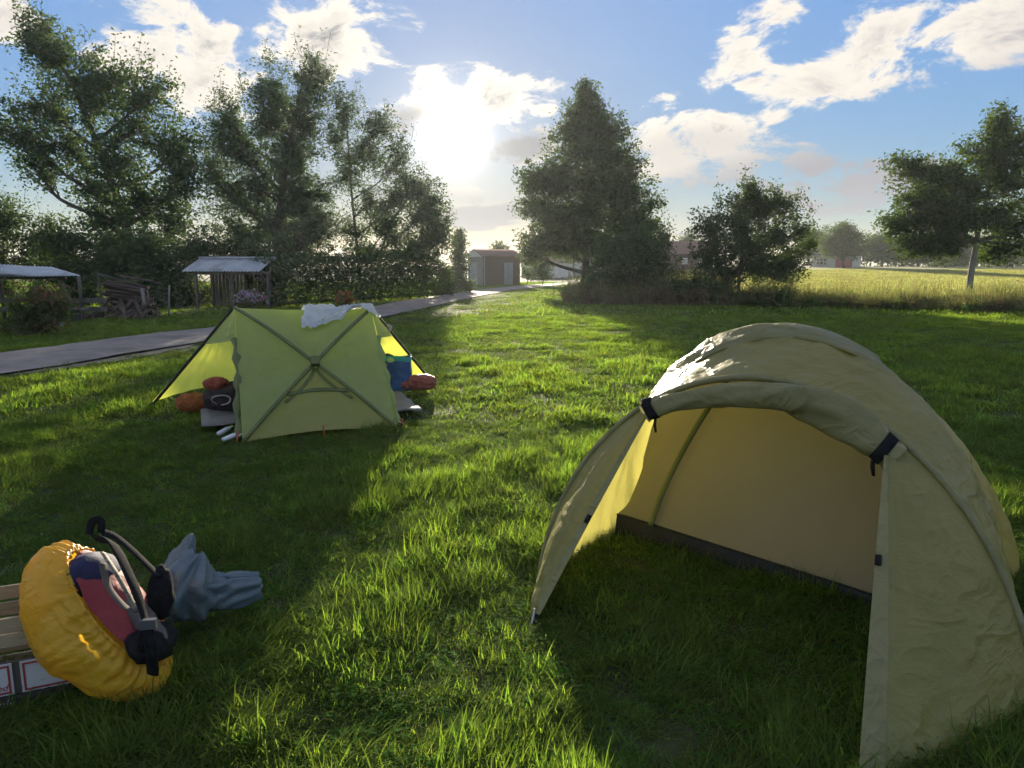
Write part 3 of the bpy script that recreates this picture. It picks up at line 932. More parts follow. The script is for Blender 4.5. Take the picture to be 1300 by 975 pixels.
for i in range(9):
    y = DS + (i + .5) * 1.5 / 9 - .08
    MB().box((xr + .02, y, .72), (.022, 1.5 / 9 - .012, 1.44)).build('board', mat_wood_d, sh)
MB().add([(xr + .03, DS - .2, eave_z), (xr + .03, DS + 1.5, eave_z), (xr + .03, DS + .65, ridge_z - .05), (xr + .05, DS - .2, eave_z), (xr + .05, DS + 1.5, eave_z), (xr + .05, DS + .65, ridge_z - .05)],
         [(0, 1, 2), (3, 5, 4), (0, 3, 4, 1), (1, 4, 5, 2), (2, 5, 3, 0)]).build('gable', mat_wood, sh)

# open shelter at the left -------------------------------------------------
DL = 20.8
sl = empty('timber_shelter', Vector((-14.2, DL + .6, 0)), 'open timber shelter with flat grey sheet roof and slanting post', 'shelter')
a0 = D(-70, 334, DL + 1.2); a1 = D(64, 339, DL + 1.2); b0 = D(-40, 352, DL - .6); b1 = D(102, 350, DL - .4)
P = [[tuple(a0.lerp(a1, t).lerp(b0.lerp(b1, t), s) + Vector((0, 0, .012 * math.cos(t * 2 * math.pi * 26)))) for s in (0, .33, .66, 1)] for t in np.linspace(0, 1, 157)]
grid_mesh('roof_sheet', P, mat_zinc, sl, True, .01)
c0 = D(-45, 343, DL - 1.1); c1 = D(42, 353.5, DL - 1.1)
d0 = D(-45, 336, DL - .2); d1 = D(20, 339, DL - .2)
grid_mesh('roof_sheet', [[tuple(d0.lerp(d1, t).lerp(c0.lerp(c1, t), s) + Vector((0, 0, .05 + .012 * math.cos(t * 2 * math.pi * 14)))) for s in (0, .5, 1)] for t in np.linspace(0, 1, 85)], mat_zinc, sl, True, .01)
pt = D(74, 352, DL); pb = G(104, 409); pb.z = -.05
MB().tube([pb, pt], [.055, .045], 7).build('slanting_post', mat_wood, sl, True)
for (x, y) in ((-13.2, DL + 1.3), (-15.6, DL + 1.3), (-15.6, DL - .6)):
    MB().tube([(x, y, -.05), (x, y, 1.38)], .05, 7).build('post', mat_wood, sl, True)
MB().box((-14.3, DL + .1, 1.33), (2.9, .08, .1)).build('beam', mat_wood, sl)
for z in (.35, .62):
    MB().box((-14.2, DL + 1.25, z), (3.6, .05, .14)).build('rail', mat_wood, sl)
bn = empty('log_bench', Vector((-14.2, DL + .2, 0)), 'low dark plank bench under the timber shelter', 'bench')
MB().box((-14.2, DL + .3, .42), (3.4, .32, .06)).build('seat', mat_wood, bn)
for x in (-15.6, -14.2, -12.8):
    MB().box((x, DL + .3, .19), (.12, .28, .38)).build('leg', mat_wood_d, bn)

# wood pile -------------------------------------------------------------
mat_log = M('log_bark', (.085, .06, .045), (.15, .11, .085), 8, .9, .7, 40, stretch=(1, 1, .2), varobj=.9)
mat_logend = M('log_cut_end', (.30, .22, .15), (.38, .29, .2), 20, .85, varobj=.6)


def log_mesh(nm, seed):
    rnd = random.Random(seed)
    mb = MB()
    n = 9
    prof = [rnd.uniform(.78, 1.15) for _ in range(n)]
    rings = []
    for i in range(4):
        z = (i / 3 - .5)
        o_ = (rnd.gauss(0, .12), rnd.gauss(0, .12))
        rings.append([(prof[k] * math.cos(6.2832 * k / n) + o_[0], prof[k] * math.sin(6.2832 * k / n) + o_[1], z) for k in range(n)])
    v = [p for r in rings for p in r]
    f = [(i * n + k, i * n + (k + 1) % n, (i + 1) * n + (k + 1) % n, (i + 1) * n + k) for i in range(3) for k in range(n)]
    f += [tuple(range(n - 1, -1, -1)), tuple(3 * n + k for k in range(n))]
    me = bpy.data.meshes.new(nm)
    me.from_pydata(v, [], f)
    me.materials.append(mat_log); me.materials.append(mat_logend)
    for q in me.polygons[-2:]:
        q.material_index = 1
    return me


LMESH = [log_mesh('log', s) for s in range(5)]


def log(p, d, L, r, label, group):
    ob = bpy.data.objects.new('log', random.choice(LMESH))
    ob.location = p
    ob.rotation_mode = 'QUATERNION'
    ob.rotation_quaternion = Vector(d).normalized().to_track_quat('Z', 'Y')
    ob.scale = (r, r, L)
    link(ob)
    tag(ob, label, 'log', group)


WY = 22.9
k = 0
for row in range(9):          # stacked lengthwise, sloping up to the left
    z = .1 + row * .112
    for col_ in range(3):
        x0 = -12.0 - .045 * row + random.gauss(0, .05)
        L = 1.25 + random.uniform(-.2, .2)
        log((x0, WY + col_ * .17 + random.gauss(0, .02), z + random.gauss(0, .012) + .05), (1, random.gauss(0, .05), -.16 + random.gauss(0, .04)), L, random.uniform(.045, .068),
            'split log in the %s layer of the stacked wood pile' % ('bottom', 'second', 'third', 'fourth', 'fifth', 'sixth', 'seventh', 'eighth', 'top')[row], 'logs stacked lengthwise')
for q in range(26):           # tumbled against the front
    x0 = -13.3 + 1.9 * random.random()
    lean = random.uniform(.35, .95)
    L = random.uniform(.5, .85)
    zc = .06 + .5 * L * math.sin(lean) * .9
    log((x0, WY - .22 - .3 * random.random(), zc), (random.choice((-1, 1, 1)) * math.cos(lean) * .8, .5, math.sin(lean)), L, random.uniform(.04, .065),
        'loose log leaning in the tumbled front of the wood pile', 'logs tumbled in front of the stack')
for q in range(12):
    x0 = random.uniform(-13.7, -12.6)
    log((x0, WY - .1 + random.uniform(-.3, .2), .06 + .22 * max(0, (x0 + 13.8)) * random.random()), (random.gauss(0, 1), random.gauss(0, .6), random.gauss(0, .12)), random.uniform(.4, .7), random.uniform(.04, .06),
        'short log scattered at the low end of the wood pile', 'logs at the low end of the pile')
rk = empty('wood_rack', Vector((-11.4, WY, 0)), 'rough pole rack holding up the wood pile', 'rack')
MB().tube([(-11.5, WY - .3, -.05), (-11.55, WY - .3, .98)], [.06, .052], 7).build('post', mat_bark_pale, rk, True)
MB().tube([(-11.2, WY + .55, -.05), (-11.1, WY + .55, 1.05)], [.035, .03], 7).build('post', mat_bark_pale, rk, True)
MB().tube([(-12.9, WY - .28, 1.42), (-11.45, WY - .3, 1.0)], [.028, .035], 7).build('rail', mat_bark, rk, True)
MB().tube([(-12.5, WY + .2, 1.35), (-11.25, WY + .3, 1.12)], [.035, .035], 7).build('rail', mat_bark, rk, True)
MB().tube([(-12.85, WY - .28, -.05), (-12.95, WY - .2, 1.5)], [.04, .03], 7).build('post', mat_bark, rk, True)

# flowers --------------------------------------------------------------
mat_green = LM['light']


def flower_plant(name, label, x, yb, depth, w, h, petals, n_fl, leafmat, nleaf, fl=.05, pot=True, lsz=.06):
    b = gpt(x, yb, depth)
    root = empty(name, b, label, 'plant')
    c = b + Vector((0, 0, h * .45 + (.18 if pot else 0)))
    cen = np.array(c) + rng.normal(size=(nleaf, 3)) * np.array([w * .26, w * .26, h * .24])
    cen[:, 2] = np.maximum(cen[:, 2], .04)
    v, f = leaves(cen, lsz, .4)
    mesh_np('foliage', v, f, leafmat, root, smooth=False)
    mb = MB()
    for q in range(9):
        mb.tube([b + Vector((random.gauss(0, .04), random.gauss(0, .04), 0)), c + Vector((random.gauss(0, w * .2), random.gauss(0, w * .2), h * .2))], [.008, .004], 4, cap=False)
    mb.build('stems', leafmat, root, True)
    for (m_, share) in petals:
        cc = []
        for q in range(int(n_fl * share)):
            a = random.random() * 6.283; rr = random.uniform(.5, 1.05); e = random.uniform(-.25, 1.2)
            p = c + Vector((math.cos(a) * math.cos(e) * w * .5 * rr, math.sin(a) * math.cos(e) * w * .5 * rr, math.sin(e) * h * .5 * rr))
            for s in range(5):
                cc.append((p.x + random.gauss(0, fl * .35), p.y + random.gauss(0, fl * .35), p.z + random.gauss(0, fl * .25)))
        v, f = leaves(np.array(cc), fl * .8, .8)
        mesh_np('blossoms', v, f, m_, root, smooth=False)
    if pot:
        mb = MB(); pr = [(.13, 0), (.17, .2), (.18, .22), (.16, .22)]
        n_ = 14
        vs = [(b.x + r * math.cos(6.2832 * k / n_), b.y + r * math.sin(6.2832 * k / n_), z) for r, z in pr for k in range(n_)]
        mb.add(vs, [(i * n_ + k, i * n_ + (k + 1) % n_, (i + 1) * n_ + (k + 1) % n_, (i + 1) * n_ + k) for i in range(3) for k in range(n_)] + [tuple(3 * n_ + k for k in range(n_))])
        mb.build('pot', M('pot_clay', (.22, .10, .06), (.28, .14, .09), 8, .85), root, True)
    return root


pk = M('pink_petals', (.50, .16, .22), (.42, .12, .2), 9, .7, trans=.3)
lv = M('lilac_petals', (.40, .30, .55), (.5, .42, .62), 9, .7, trans=.3)
wh = M('white_petals', (.7, .66, .7), (.6, .55, .62), 9, .7, trans=.3)
rd = M('red_petals', (.42, .05, .045), (.5, .09, .05), 9, .7, trans=.3)
og = M('orange_petals', (.45, .20, .05), (.5, .28, .07), 9, .7, trans=.3)
flower_plant('flower_pot', 'pot of pink and lilac cosmos flowers in front of the corrugated shed', 318, 402, 24.5, 1.15, .72, [(pk, .35), (lv, .4), (wh, .25)], 190, LM['light'], 2600, .08)
flower_plant('flower_pot', 'small red and orange flowering plant against the laurel hedge', 438, 392, 27.0, .85, .8, [(rd, .65), (og, .35)], 130, LM['olive'], 1500, .06, pot=False)
rose = bush('rose_bush', 'leafy rose bush with reddish shoots beside the near path edge', None, 50, 427, 17.4,
            [(48, 395, 28, 18), (30, 400, 18, 16), (66, 398, 16, 16), (48, 375, 22, 9, .5), (45, 415, 30, 10, .8)], .065, LM['light'], 6500, sig=.07, tr=.02, shoots=4, twigs=16)
cc = np.array([tuple(D(random.gauss(48, 20), random.choice((random.gauss(374, 7), random.gauss(412, 6))), 17.3 + random.gauss(0, .25))) for _ in range(500)])
v, f = leaves(cc, .075, .6)
mesh_np('red_shoots', v, f, M('red_shoot_leaves', (.20, .07, .05), (.26, .12, .07), 9, .7, trans=.3), rose, smooth=False)['kind'] = 'stuff'
mat_white = M('white_enamel', (.72, .73, .74), (.62, .63, .65), 6, .45)
for q, (x, y) in enumerate(((69, 415), (78, 415))):
    p = G(x, y)
    pot = [(.05, .0), (.07, .12), (.075, .13), (.06, .13)]
    n_ = 12
    vs = [(p.x + r * math.cos(6.2832 * k / n_), p.y + r * math.sin(6.2832 * k / n_), z) for r, z in pot for k in range(n_)]
    ob = MB().add(vs, [tuple(range(n_ - 1, -1, -1))] + [(i * n_ + k, i * n_ + (k + 1) % n_, (i + 1) * n_ + (k + 1) % n_, (i + 1) * n_ + k) for i in range(3) for k in range(n_)] + [tuple(3 * n_ + k for k in range(n_))]).build('white_pot', mat_white, None, True, base=p)
    tag(ob, 'small white pot on the grass beside the rose bush', 'pot', 'white pots beside the rose bush')

# brick shed ------------------------------------------------------------------
mat_brick = M('far_brick', (.13, .08, .065), (.18, .11, .09), 30, .9, stretch=(1, 1, 3))
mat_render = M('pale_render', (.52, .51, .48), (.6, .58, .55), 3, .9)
mat_tile = M('red_tile_roof', (.16, .09, .07), (.21, .12, .095), 12, .85, .4, 30)
mat_dark = M('dark_opening', (.03, .03, .035), None, rough=.4)
mat_doorp = M('pale_door_paint', (.30, .33, .34), (.36, .38, .38), 4, .6)
DB = 62
def bpx(x, y, d):
    return D(x, y, d)
c1 = bpx(592, 360, DB); c2 = bpx(660, 356, DB + 5); hgt_e = 2.45
bs = empty('brick_shed', Vector((c1.x, DB, 0)), 'small red brick shed with low tiled gable roof beside the path', 'shed')
xa, xb = c1.x, c1.x + 1.6          # rendered gable wall turned to the camera
gx0, gx1 = bpx(592, 360, DB).x, bpx(614, 360, DB - .3).x
fx1 = bpx(660, 358, DB + 3).x
F0, F1, F2, F3 = Vector((gx0, DB + 2.6, 0)), Vector((gx1, DB, 0)), Vector((fx1, DB + 2.2, 0)), Vector((fx1 - 1.5, DB + 4.9, 0))
def wallquad(a, b, h, th=.12):
    mb = MB(); d = (b - a); n_ = Vector((-d.y, d.x, 0)).normalized() * th
    mb.add([a, b, b + n_, a + n_] + [p + Vector((0, 0, h)) for p in (a, b, b + n_, a + n_)], [(0, 1, 5, 4), (1, 2, 6, 5), (2, 3, 7, 6), (3, 0, 4, 7), (4, 5, 6, 7), (3, 2, 1, 0)])
    return mb
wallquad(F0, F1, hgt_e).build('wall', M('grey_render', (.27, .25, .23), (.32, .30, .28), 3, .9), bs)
wallquad(F1, F2, hgt_e).build('wall', mat_brick, bs)
wallquad(F2, F3, hgt_e).build('wall', mat_brick, bs)
wallquad(F3, F0, hgt_e).build('wall', mat_brick, bs)
up = Vector((0, 0, 1))
def oh(p, c_, k_):
    return p + (p - c_).normalized() * k_
cen_ = (F0 + F1 + F2 + F3) / 4
e0, e1, e2, e3 = [oh(p, cen_, .3) + up * hgt_e for p in (F0, F1, F2, F3)]
r0 = (e0 + e1) / 2 + up * .62; r1 = (e2 + e3) / 2 + up * .62
for (a_, b_, cc_, dd_) in ((e1, e2, r1, r0), (e3, e0, r0, r1)):
    grid_mesh('roof', [[tuple(a_.lerp(b_, t).lerp(dd_.lerp(cc_, t), s) + up * (.02 * abs(math.sin(t * 60)))) for s in np.linspace(0, 1, 4)] for t in np.linspace(0, 1, 60)], mat_tile, bs, False, .07)
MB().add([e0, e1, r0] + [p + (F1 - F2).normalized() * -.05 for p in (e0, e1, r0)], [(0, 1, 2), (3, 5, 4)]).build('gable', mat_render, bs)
dn = (F2 - F1).normalized(); dout = Vector((dn.y, -dn.x, 0))
rotd = Matrix.Rotation(math.atan2(dn.y, dn.x), 3, 'Z')
Lf = (F2 - F1).length
for q in range(2):
    pc = F1 + dn * (Lf * (.60 + .13 * q)) + dout * .03
    dr = MB().box(pc + up * .98, (Lf * .12, .06, 1.96), rotd).build('door', mat_doorp, bs)
dn0 = (F1 - F0).normalized(); do0 = Vector((dn0.y, -dn0.x, 0)); rot0 = Matrix.Rotation(math.atan2(dn0.y, dn0.x), 3, 'Z')
MB().box(F0 + dn0 * 1.25 + do0 * .03 + up * 1.0, (1.5, .06, 1.95), rot0).build('door', mat_doorp, bs)
tarp = M('grey_tarp', (.30, .29, .27), (.38, .36, .33), 6, .8)
p = G(622, 371); p.y = 54; p.x = bpx(625, 365, 54).x - 2.3
P = [[(p.x + (i / 14 - .5) * 2.6, p.y + (j / 6 - .5) * 1.6, max(.0, .75 * math.sin(math.pi * min(1, max(0, (i / 14) ** .6))) * math.sin(math.pi * j / 6) * (.8 + .4 * vn(i * .7, j * .7, 4)))) for j in range(7)] for i in range(15)]
o = grid_mesh('covered_heap', P, tarp)
tag(o, 'heap under a grey tarpaulin on the grass before the brick shed', 'heap')

# far houses -----------------------------------------------------------------------
mat_ww = M('whitewash', (.62, .60, .57), (.7, .68, .64), 2, .9)
mat_reddoor = M('red_gate_paint', (.36, .07, .075), (.42, .10, .10), 5, .6)
mat_darkroof = M('dark_roof', (.11, .085, .08), (.16, .12, .11), 10, .85)


def house(name, label, x0, x1, ybase, yeave, yridge, depth, wallm, roofm, deep=6.0, openings=(), cat='house', chimney=None):
    a = D(x0, ybase, depth); b = D(x1, ybase, depth)
    g = float(gz((a.x + b.x) / 2, depth))
    zb = min(g, a.z) - .15
    ze, zr = D(x0, yeave, depth).z, D(x0, yridge, depth).z
    root = empty(name, Vector(((a.x + b.x) / 2, depth, zb)), label, cat)
    MB().box(((a.x + b.x) / 2, depth + deep / 2, (zb + ze) / 2), (b.x - a.x, deep, ze - zb)).build('wall', wallm, root)
    o_ = .3
    mb = MB()
    v0 = [(a.x - o_, depth - o_, ze - .05), (b.x + o_, depth - o_, ze - .05), (b.x + o_, depth + deep + o_, ze - .05), (a.x - o_, depth + deep + o_, ze - .05), (a.x - o_, depth + deep / 2, zr), (b.x + o_, depth + deep / 2, zr)]
    mb.add(v0, [(0, 1, 5, 4), (2, 3, 4, 5), (0, 4, 3), (1, 2, 5), (0, 3, 2, 1)])
    rf = mb.build('roof', roofm, root)
    if chimney:
        cx_ = D(chimney, ybase, depth).x
        MB().box((cx_, depth + deep / 2, zr + .25), (.6, .6, 1.1)).build('chimney', mat_brick, rf, base=root.location)
    for (kind, ox0, ox1, oy0, oy1, m_) in openings:
        p0, p1 = D(ox0, oy1, depth), D(ox1, oy0, depth)
        w_ = MB().box(((p0.x + p1.x) / 2, depth - .03, (p0.z + p1.z) / 2), (p1.x - p0.x, .1, p1.z - p0.z)).build(kind, m_, root)
        if kind == 'window':
            mb = MB(); wx = (p1.x - p0.x); wz = p1.z - p0.z
            for fx_ in (0, .33, .67, 1):
                mb.box((p0.x + wx * fx_, depth - .1, (p0.z + p1.z) / 2), (.09, .06, wz + .09))
            for fz in (0, .5, 1):
                mb.box(((p0.x + p1.x) / 2, depth - .105, p0.z + wz * fz), (wx, .06, .09))
            mb.build('frame', mat_ww, w_, base=root.location)
    return root


house('white_cottage', 'low white cottage with a red gate behind the field', 1030, 1092, 343, 324, 308, 102, mat_ww, mat_darkroof, openings=[('window', 1036, 1049, 328, 336, mat_dark), ('gate', 1060, 1082, 329, 342, mat_reddoor)])
house('brick_house', 'long brick house with dark tiled roof and chimney behind the apple tree', 838, 905, 342, 322, 305, 88, mat_brick, mat_tile, openings=[('window', 866, 872, 328, 335, mat_dark), ('window', 888, 894, 328, 335, mat_dark)], chimney=852)
house('white_annex', 'plain white outbuilding glimpsed through the apple tree', 950, 976, 344, 329, 320, 92, mat_ww, mat_darkroof, deep=4)
house('white_house', 'long white house glimpsed beneath the lime tree', 662, 800, 351, 333, 318, 104, mat_ww, mat_tile, openings=[('window', 690, 694, 338, 344, mat_dark), ('window', 742, 747, 338, 344, mat_dark)])

# ================================================================ GREEN CROSS-POLE TENT
def cloth(name, c1, c2, trans, tc, rough=.45, bump=.12, bscale=14, spec=.35, stretch=(1, 1, 1), crease=0.0, cscale=4.0):
    return M(name, c1, c2, 3.0, rough, bump, bscale, trans, tc, spec=spec, stretch=stretch, bdist=.05, crease=crease, cscale=cscale)


mat_green_fly = cloth('green_fly', (.40, .47, .17), (.43, .50, .185), .5, (.60, .72, .14), bump=.3, crease=.5, cscale=1.8)
mat_sunlit_fly = cloth('vestibule_fly', (.44, .47, .11), (.48, .51, .12), .72, (.86, .88, .12), bump=.3, crease=.4, cscale=2.0)  # sunlight through the porch cloth put into a yellower colour
mat_low_fly = cloth('lower_fly_glow', (.44, .44, .15), (.47, .47, .165), .5, (.70, .68, .16), bump=.3, crease=.5, cscale=1.8)  # same cloth, its backlit glow painted in as a yellower tint
mat_sleeve = cloth('pole_sleeve', (.13, .16, .055), (.17, .20, .07), .15, (.2, .25, .05))
mat_black = M('black_webbing', (.014, .014, .016), (.024, .024, .026), 30, .95, .3, 150, spec=.05)
mat_piping = M('dark_piping', (.03, .032, .022), (.05, .05, .035), 20, .8)
mat_red_peg = M('red_peg', (.4, .06, .03), None, rough=.4, metal=.4)
mat_cord = M('guy_cord', (.55, .52, .40), (.65, .6, .5), 40, .8)
BL = G(308, 562); BR = G(505, 545)
ev = (BR - BL).normalized(); bv = Vector((-ev.y, ev.x, 0))
PL = D(298, 391, 7.55); PR = D(471, 392, 8.05)
DEEP = 2.05
BLb = BL + bv * DEEP; BRb = BR + bv * DEEP
tent = empty('cross_pole_tent', (BL + BR + BLb + BRb) / 4, 'small green tent with crossed pole sleeves on its face and yellow-lit porches', 'tent')
NPT = 22


def curve3(a, b, bulge, out, n=NPT):
    """pole from a to b, bowed outward"""
    return [a.lerp(b, t) + out * (bulge * math.sin(math.pi * t)) for t in np.linspace(0, 1, n)]


def face(bl, br, pl, pr, outv, sag):
    """four cloth panels between two crossing poles"""
    c = (bl + br + pl + pr) / 4 + outv * .13
    def half(p):
        return lambda v: p.lerp(c, v) + outv * (.045 * math.sin(math.pi * v))
    panels = {}
    for nm, p, q, sg in (('left_panel', bl, pl, 1), ('roof_panel', pl, pr, -1), ('right_panel', pr, br, 1), ('lower_panel', br, bl, 1)):
        S0, S1 = half(p), half(q)
        def f(t, v, p=p, q=q, S0=S0, S1=S1, sg=sg, nm=nm):
            e = p.lerp(q, t)
            if nm == 'lower_panel':
                e = e + Vector((0, 0, .055 * math.sin(math.pi * t)))
            if nm == 'roof_panel':
                e = e + Vector((0, 0, -.018 * math.sin(math.pi * t)))
            P_ = S0(v) * (1 - t) + S1(v) * t + (e - p.lerp(q, t)) * (1 - v)
            s_ = sag * math.sin(math.pi * t) * v * (1 - v) * 4
            return P_ - outv * s_ + Vector((0, 0, -.3 * s_ if nm == 'roof_panel' else 0))
        panels[nm] = f
    return c, panels


outf = (-bv * .8 + up * .55).normalized()
CX, FP = face(BL, BR, PL, PR, outf, .075)
outb = (bv * .8 + up * .55).normalized()
CXb, BP = face(BRb, BLb, PR, PL, outb, .075)


def wr(i, j, amp, sx, sy, seed):
    return amp * (fbm(i * sx, j * sy, 3, seed) - .5)


for pan, pre in ((FP, ''), (BP, 'rear_')):
    for nm, f in pan.items():
        n_ = 30
        P = []
        for i in range(n_ + 1):
            row = []
            for j in range(n_ + 1):
                t, v = i / n_, j / n_ * .995
                p = f(t, v)
                edge = math.sin(math.pi * t) * math.sin(math.pi * min(1, v + .02))
                # tension folds run from the corners toward the crossing
                fold = .026 * math.sin(t * 26 + 3 * v) * (1 - v) * edge * (1.0 if nm != 'lower_panel' else .5) * sstep(.0, .25, abs(t - .5))
                p = p + (outf if not pre else outb) * (float(fold) + edge * (wr(i, j, .04, .16, .16, 5) + .018 * (1 - abs(2 * float(fbm(i * .13 + j * .1, j * .3, 2, 15)) - 1))))
                row.append(tuple(p))
            P.append(row)
        o = grid_mesh(pre + nm, P, mat_low_fly if nm == 'lower_panel' else mat_green_fly, tent)
        if nm == 'lower_panel':
            o['label'] = 'lower triangular panel with a yellower glow in its colour'
# pole sleeves
for a_, b_, c_, ov in ((BL, PR, CX, outf), (BR, PL, CX, outf), (BRb, PL, CXb, outb), (BLb, PR, CXb, outb)):
    pts = []
    for t in np.linspace(0, 1, 25):
        if t <= .5:
            v = t * 2; p = a_.lerp(c_, v)
        else:
            v = 2 - t * 2; p = b_.lerp(c_, v)
        pts.append(p + ov * (.045 * math.sin(math.pi * v) + .012))
    MB().tube(pts, .020, 8, flat=.7, upv=ov).build('pole_sleeve', mat_sleeve, tent, True)
# reinforcement patches round the crossing and the half moon vent below it
fl = FP['lower_panel']
def rim(ta, tb, va, vb, w=.02):
    pts = [fl(ta + (tb - ta) * s, va + (vb - va) * s + .05 * math.sin(math.pi * s)) + outf * .012 for s in np.linspace(0, 1, 14)]
    return MB().tube(pts, w, 6, flat=.35, upv=outf)
rim(.04, .96, .56, .56, .022).build('vent_seam', mat_sleeve, tent, True)
rim(.10, .42, .45, .92, .016).build('vent_seam', mat_sleeve, tent, True)
rim(.90, .58, .45, .92, .016).build('vent_seam', mat_sleeve, tent, True)
MB().box(CX + outf * .05, (.06, .09, .09), Vector(outf).to_track_quat('X', 'Z').to_matrix()).build('crossing_clip', mat_sleeve, tent)
# porches
TIPL = G(193, 516); TIPR = G(549, 487)
for side, (pk_, tip, bk, bn_, sg) in enumerate(((PL, TIPL, BLb, BL, -1), (PR, TIPR, BRb, BR, 1))):
    hem0 = tip + Vector((0, 0, .05)); hem1 = bk + Vector((0, 0, .24))
    if side == 0:
        hem1 = D(303, 486, 8.75)
    n_ = 34
    P = []
    for i in range(n_ + 1):
        t = i / n_
        e = hem0.lerp(hem1, t) + Vector((0, 0, .04 * math.sin(math.pi * t)))
        row = []
        for j in range(25):
            v = j / 24
            p = e.lerp(pk_, v)
            fold = .055 * math.sin(t * 30 + 2 * v) * math.sin(math.pi * t) * (1 - v) * (.4 + .6 * v) * (1.0 if side == 0 else .35)
            p = p + bv * (float(fold) + .10 * math.sin(math.pi * t) * math.sin(math.pi * v))
            row.append(tuple(p))
        P.append(row)
    o = grid_mesh('porch_panel', P, mat_sunlit_fly, tent)
    o['label'] = 'sunlit yellow green porch panel'
    MB().tube([tip + (tip - pk_).normalized() * .1, *[tip.lerp(pk_, t) + Vector((0, 0, .012)) for t in np.linspace(0, .98, 8)]], .018, 6).build('porch_edge', mat_piping, tent, True)
    # green hood under the peak
    h1 = pk_.lerp(tip, .34 if side == 0 else .30); h2 = pk_.lerp(bn_, .26) + (tip - bn_).normalized() * .03
    P = []
    for i in range(11):
        t = i / 10
        e = h1.lerp(h2, t)
        P.append([tuple(pk_.lerp(e, v) + (-bv) * (.05 * math.sin(math.pi * t) * v)) for v in np.linspace(.0, 1, 8)])
    grid_mesh('porch_hood', P, mat_green_fly, tent)
    # rolled door along the near edge
    pts = [bn_.lerp(pk_, t) + (tip - bn_).normalized() * (.035 + .03 * math.sin(t * 9)) + bv * .03 for t in np.linspace(.02, .74, 16)]
    MB().tube(pts, [.035 + .018 * math.sin(i * 1.7) for i in range(16)], 8).build('rolled_door', mat_sleeve if side == 0 else mat_green_fly, tent, True)
    # inner tent wall
    mid_top = pk_.lerp((PL + PR) / 2, .12) - up * .12
    i0 = bn_ + bv * .12 + (BRb + BLb - BR - BL) * 0; i1 = bk - bv * .12
    P = [[tuple(i0.lerp(i1, t).lerp(mid_top, v) + up * .01) for v in np.linspace(0, 1, 8)] for t in np.linspace(0, 1, 12)]
    grid_mesh('inner_wall', P, M('inner_mesh', (.20, .20, .12), (.25, .25, .16), 4, .8, trans=.3), tent)
# groundsheet sticking out on both sides
gs = [BL - ev * .36 + bv * .5, BR + ev * .38 + bv * .42, BRb + ev * .45, BLb - ev * .4]
P = [[tuple(gs[0].lerp(gs[1], t).lerp(gs[3].lerp(gs[2], t), s) + up * (.055 + .07 * float(fbm(t * 12, s * 8, 3, 4)))) for s in np.linspace(0, 1, 14)] for t in np.linspace(0, 1, 24)]
grid_mesh('groundsheet', P, M('groundsheet', (.20, .185, .16), (.15, .145, .13), 5, .7, .3, 25), tent, thick=.006)
for p, dr in ((BL, -ev - bv), (BR, ev - bv), ((BL + BR) / 2, -bv)):
    d_ = dr.normalized()
    MB().tube([p + d_ * .05 + up * .12, p + d_ * .09 - up * .05], .008, 6).build('peg', mat_red_peg, tent, True)
    MB().tube([p + up * .09, p + d_ * .07 + up * .07], .005, 5).build('peg_loop', mat_cord, tent, True)
pz = PR.lerp(TIPR, .2)
MB().tube(bez([PR, PR.lerp(TIPR, .12) + up * .02, pz, pz + Vector((.03, 0, -.06)), pz + Vector((.06, 0, .0)), pz + Vector((.02, 0, .02))], 5), .011, 6).build('guy_cord', mat_cord, tent, True)

# white cloth drying on the roof -------------------------------------------------
rf = FP['roof_panel']
rb = BP['roof_panel']
P = []
for i in range(41):
    row = []
    for j in range(31):
        a_ = i / 40; b_ = j / 30
        t = .46 + .60 * a_ + .03 * math.sin(b_ * 5)
        w_ = -.10 + (.10 + .31 + .07 * math.sin(a_ * 7 + .5) - .26 * sstep(.66, .74, a_)) * b_          # below zero: behind the ridge
        tt = min(t, 1.0)
        p = rf(tt, max(w_, 0)) if w_ >= 0 else rb(1 - tt, -w_)
        p = p + ev * (t - tt) * 1.3 - up * max(0, t - 1.0) * 1.6
        cr = .045 * (1 - abs(2 * fbm(i * .16, j * .24 + i * .05, 2, 8) - 1)) ** 2 + .035 * (1 - abs(2 * fbm(i * .3 + 5 + j * .1, j * .2, 2, 18) - 1)) ** 2
        p = p + (up * .8 - bv * .5).normalized() * (.02 + float(cr))
        row.append(tuple(p))
    P.append(row)
wc = grid_mesh('drying_cloth', P, M('white_cotton', (.68, .70, .76), (.74, .76, .8), 5, .9, .3, 40, trans=.25), base=tuple(rf(.8, .05)))
tag(wc, 'crumpled white cloth drying on the roof of the green tent', 'cloth')


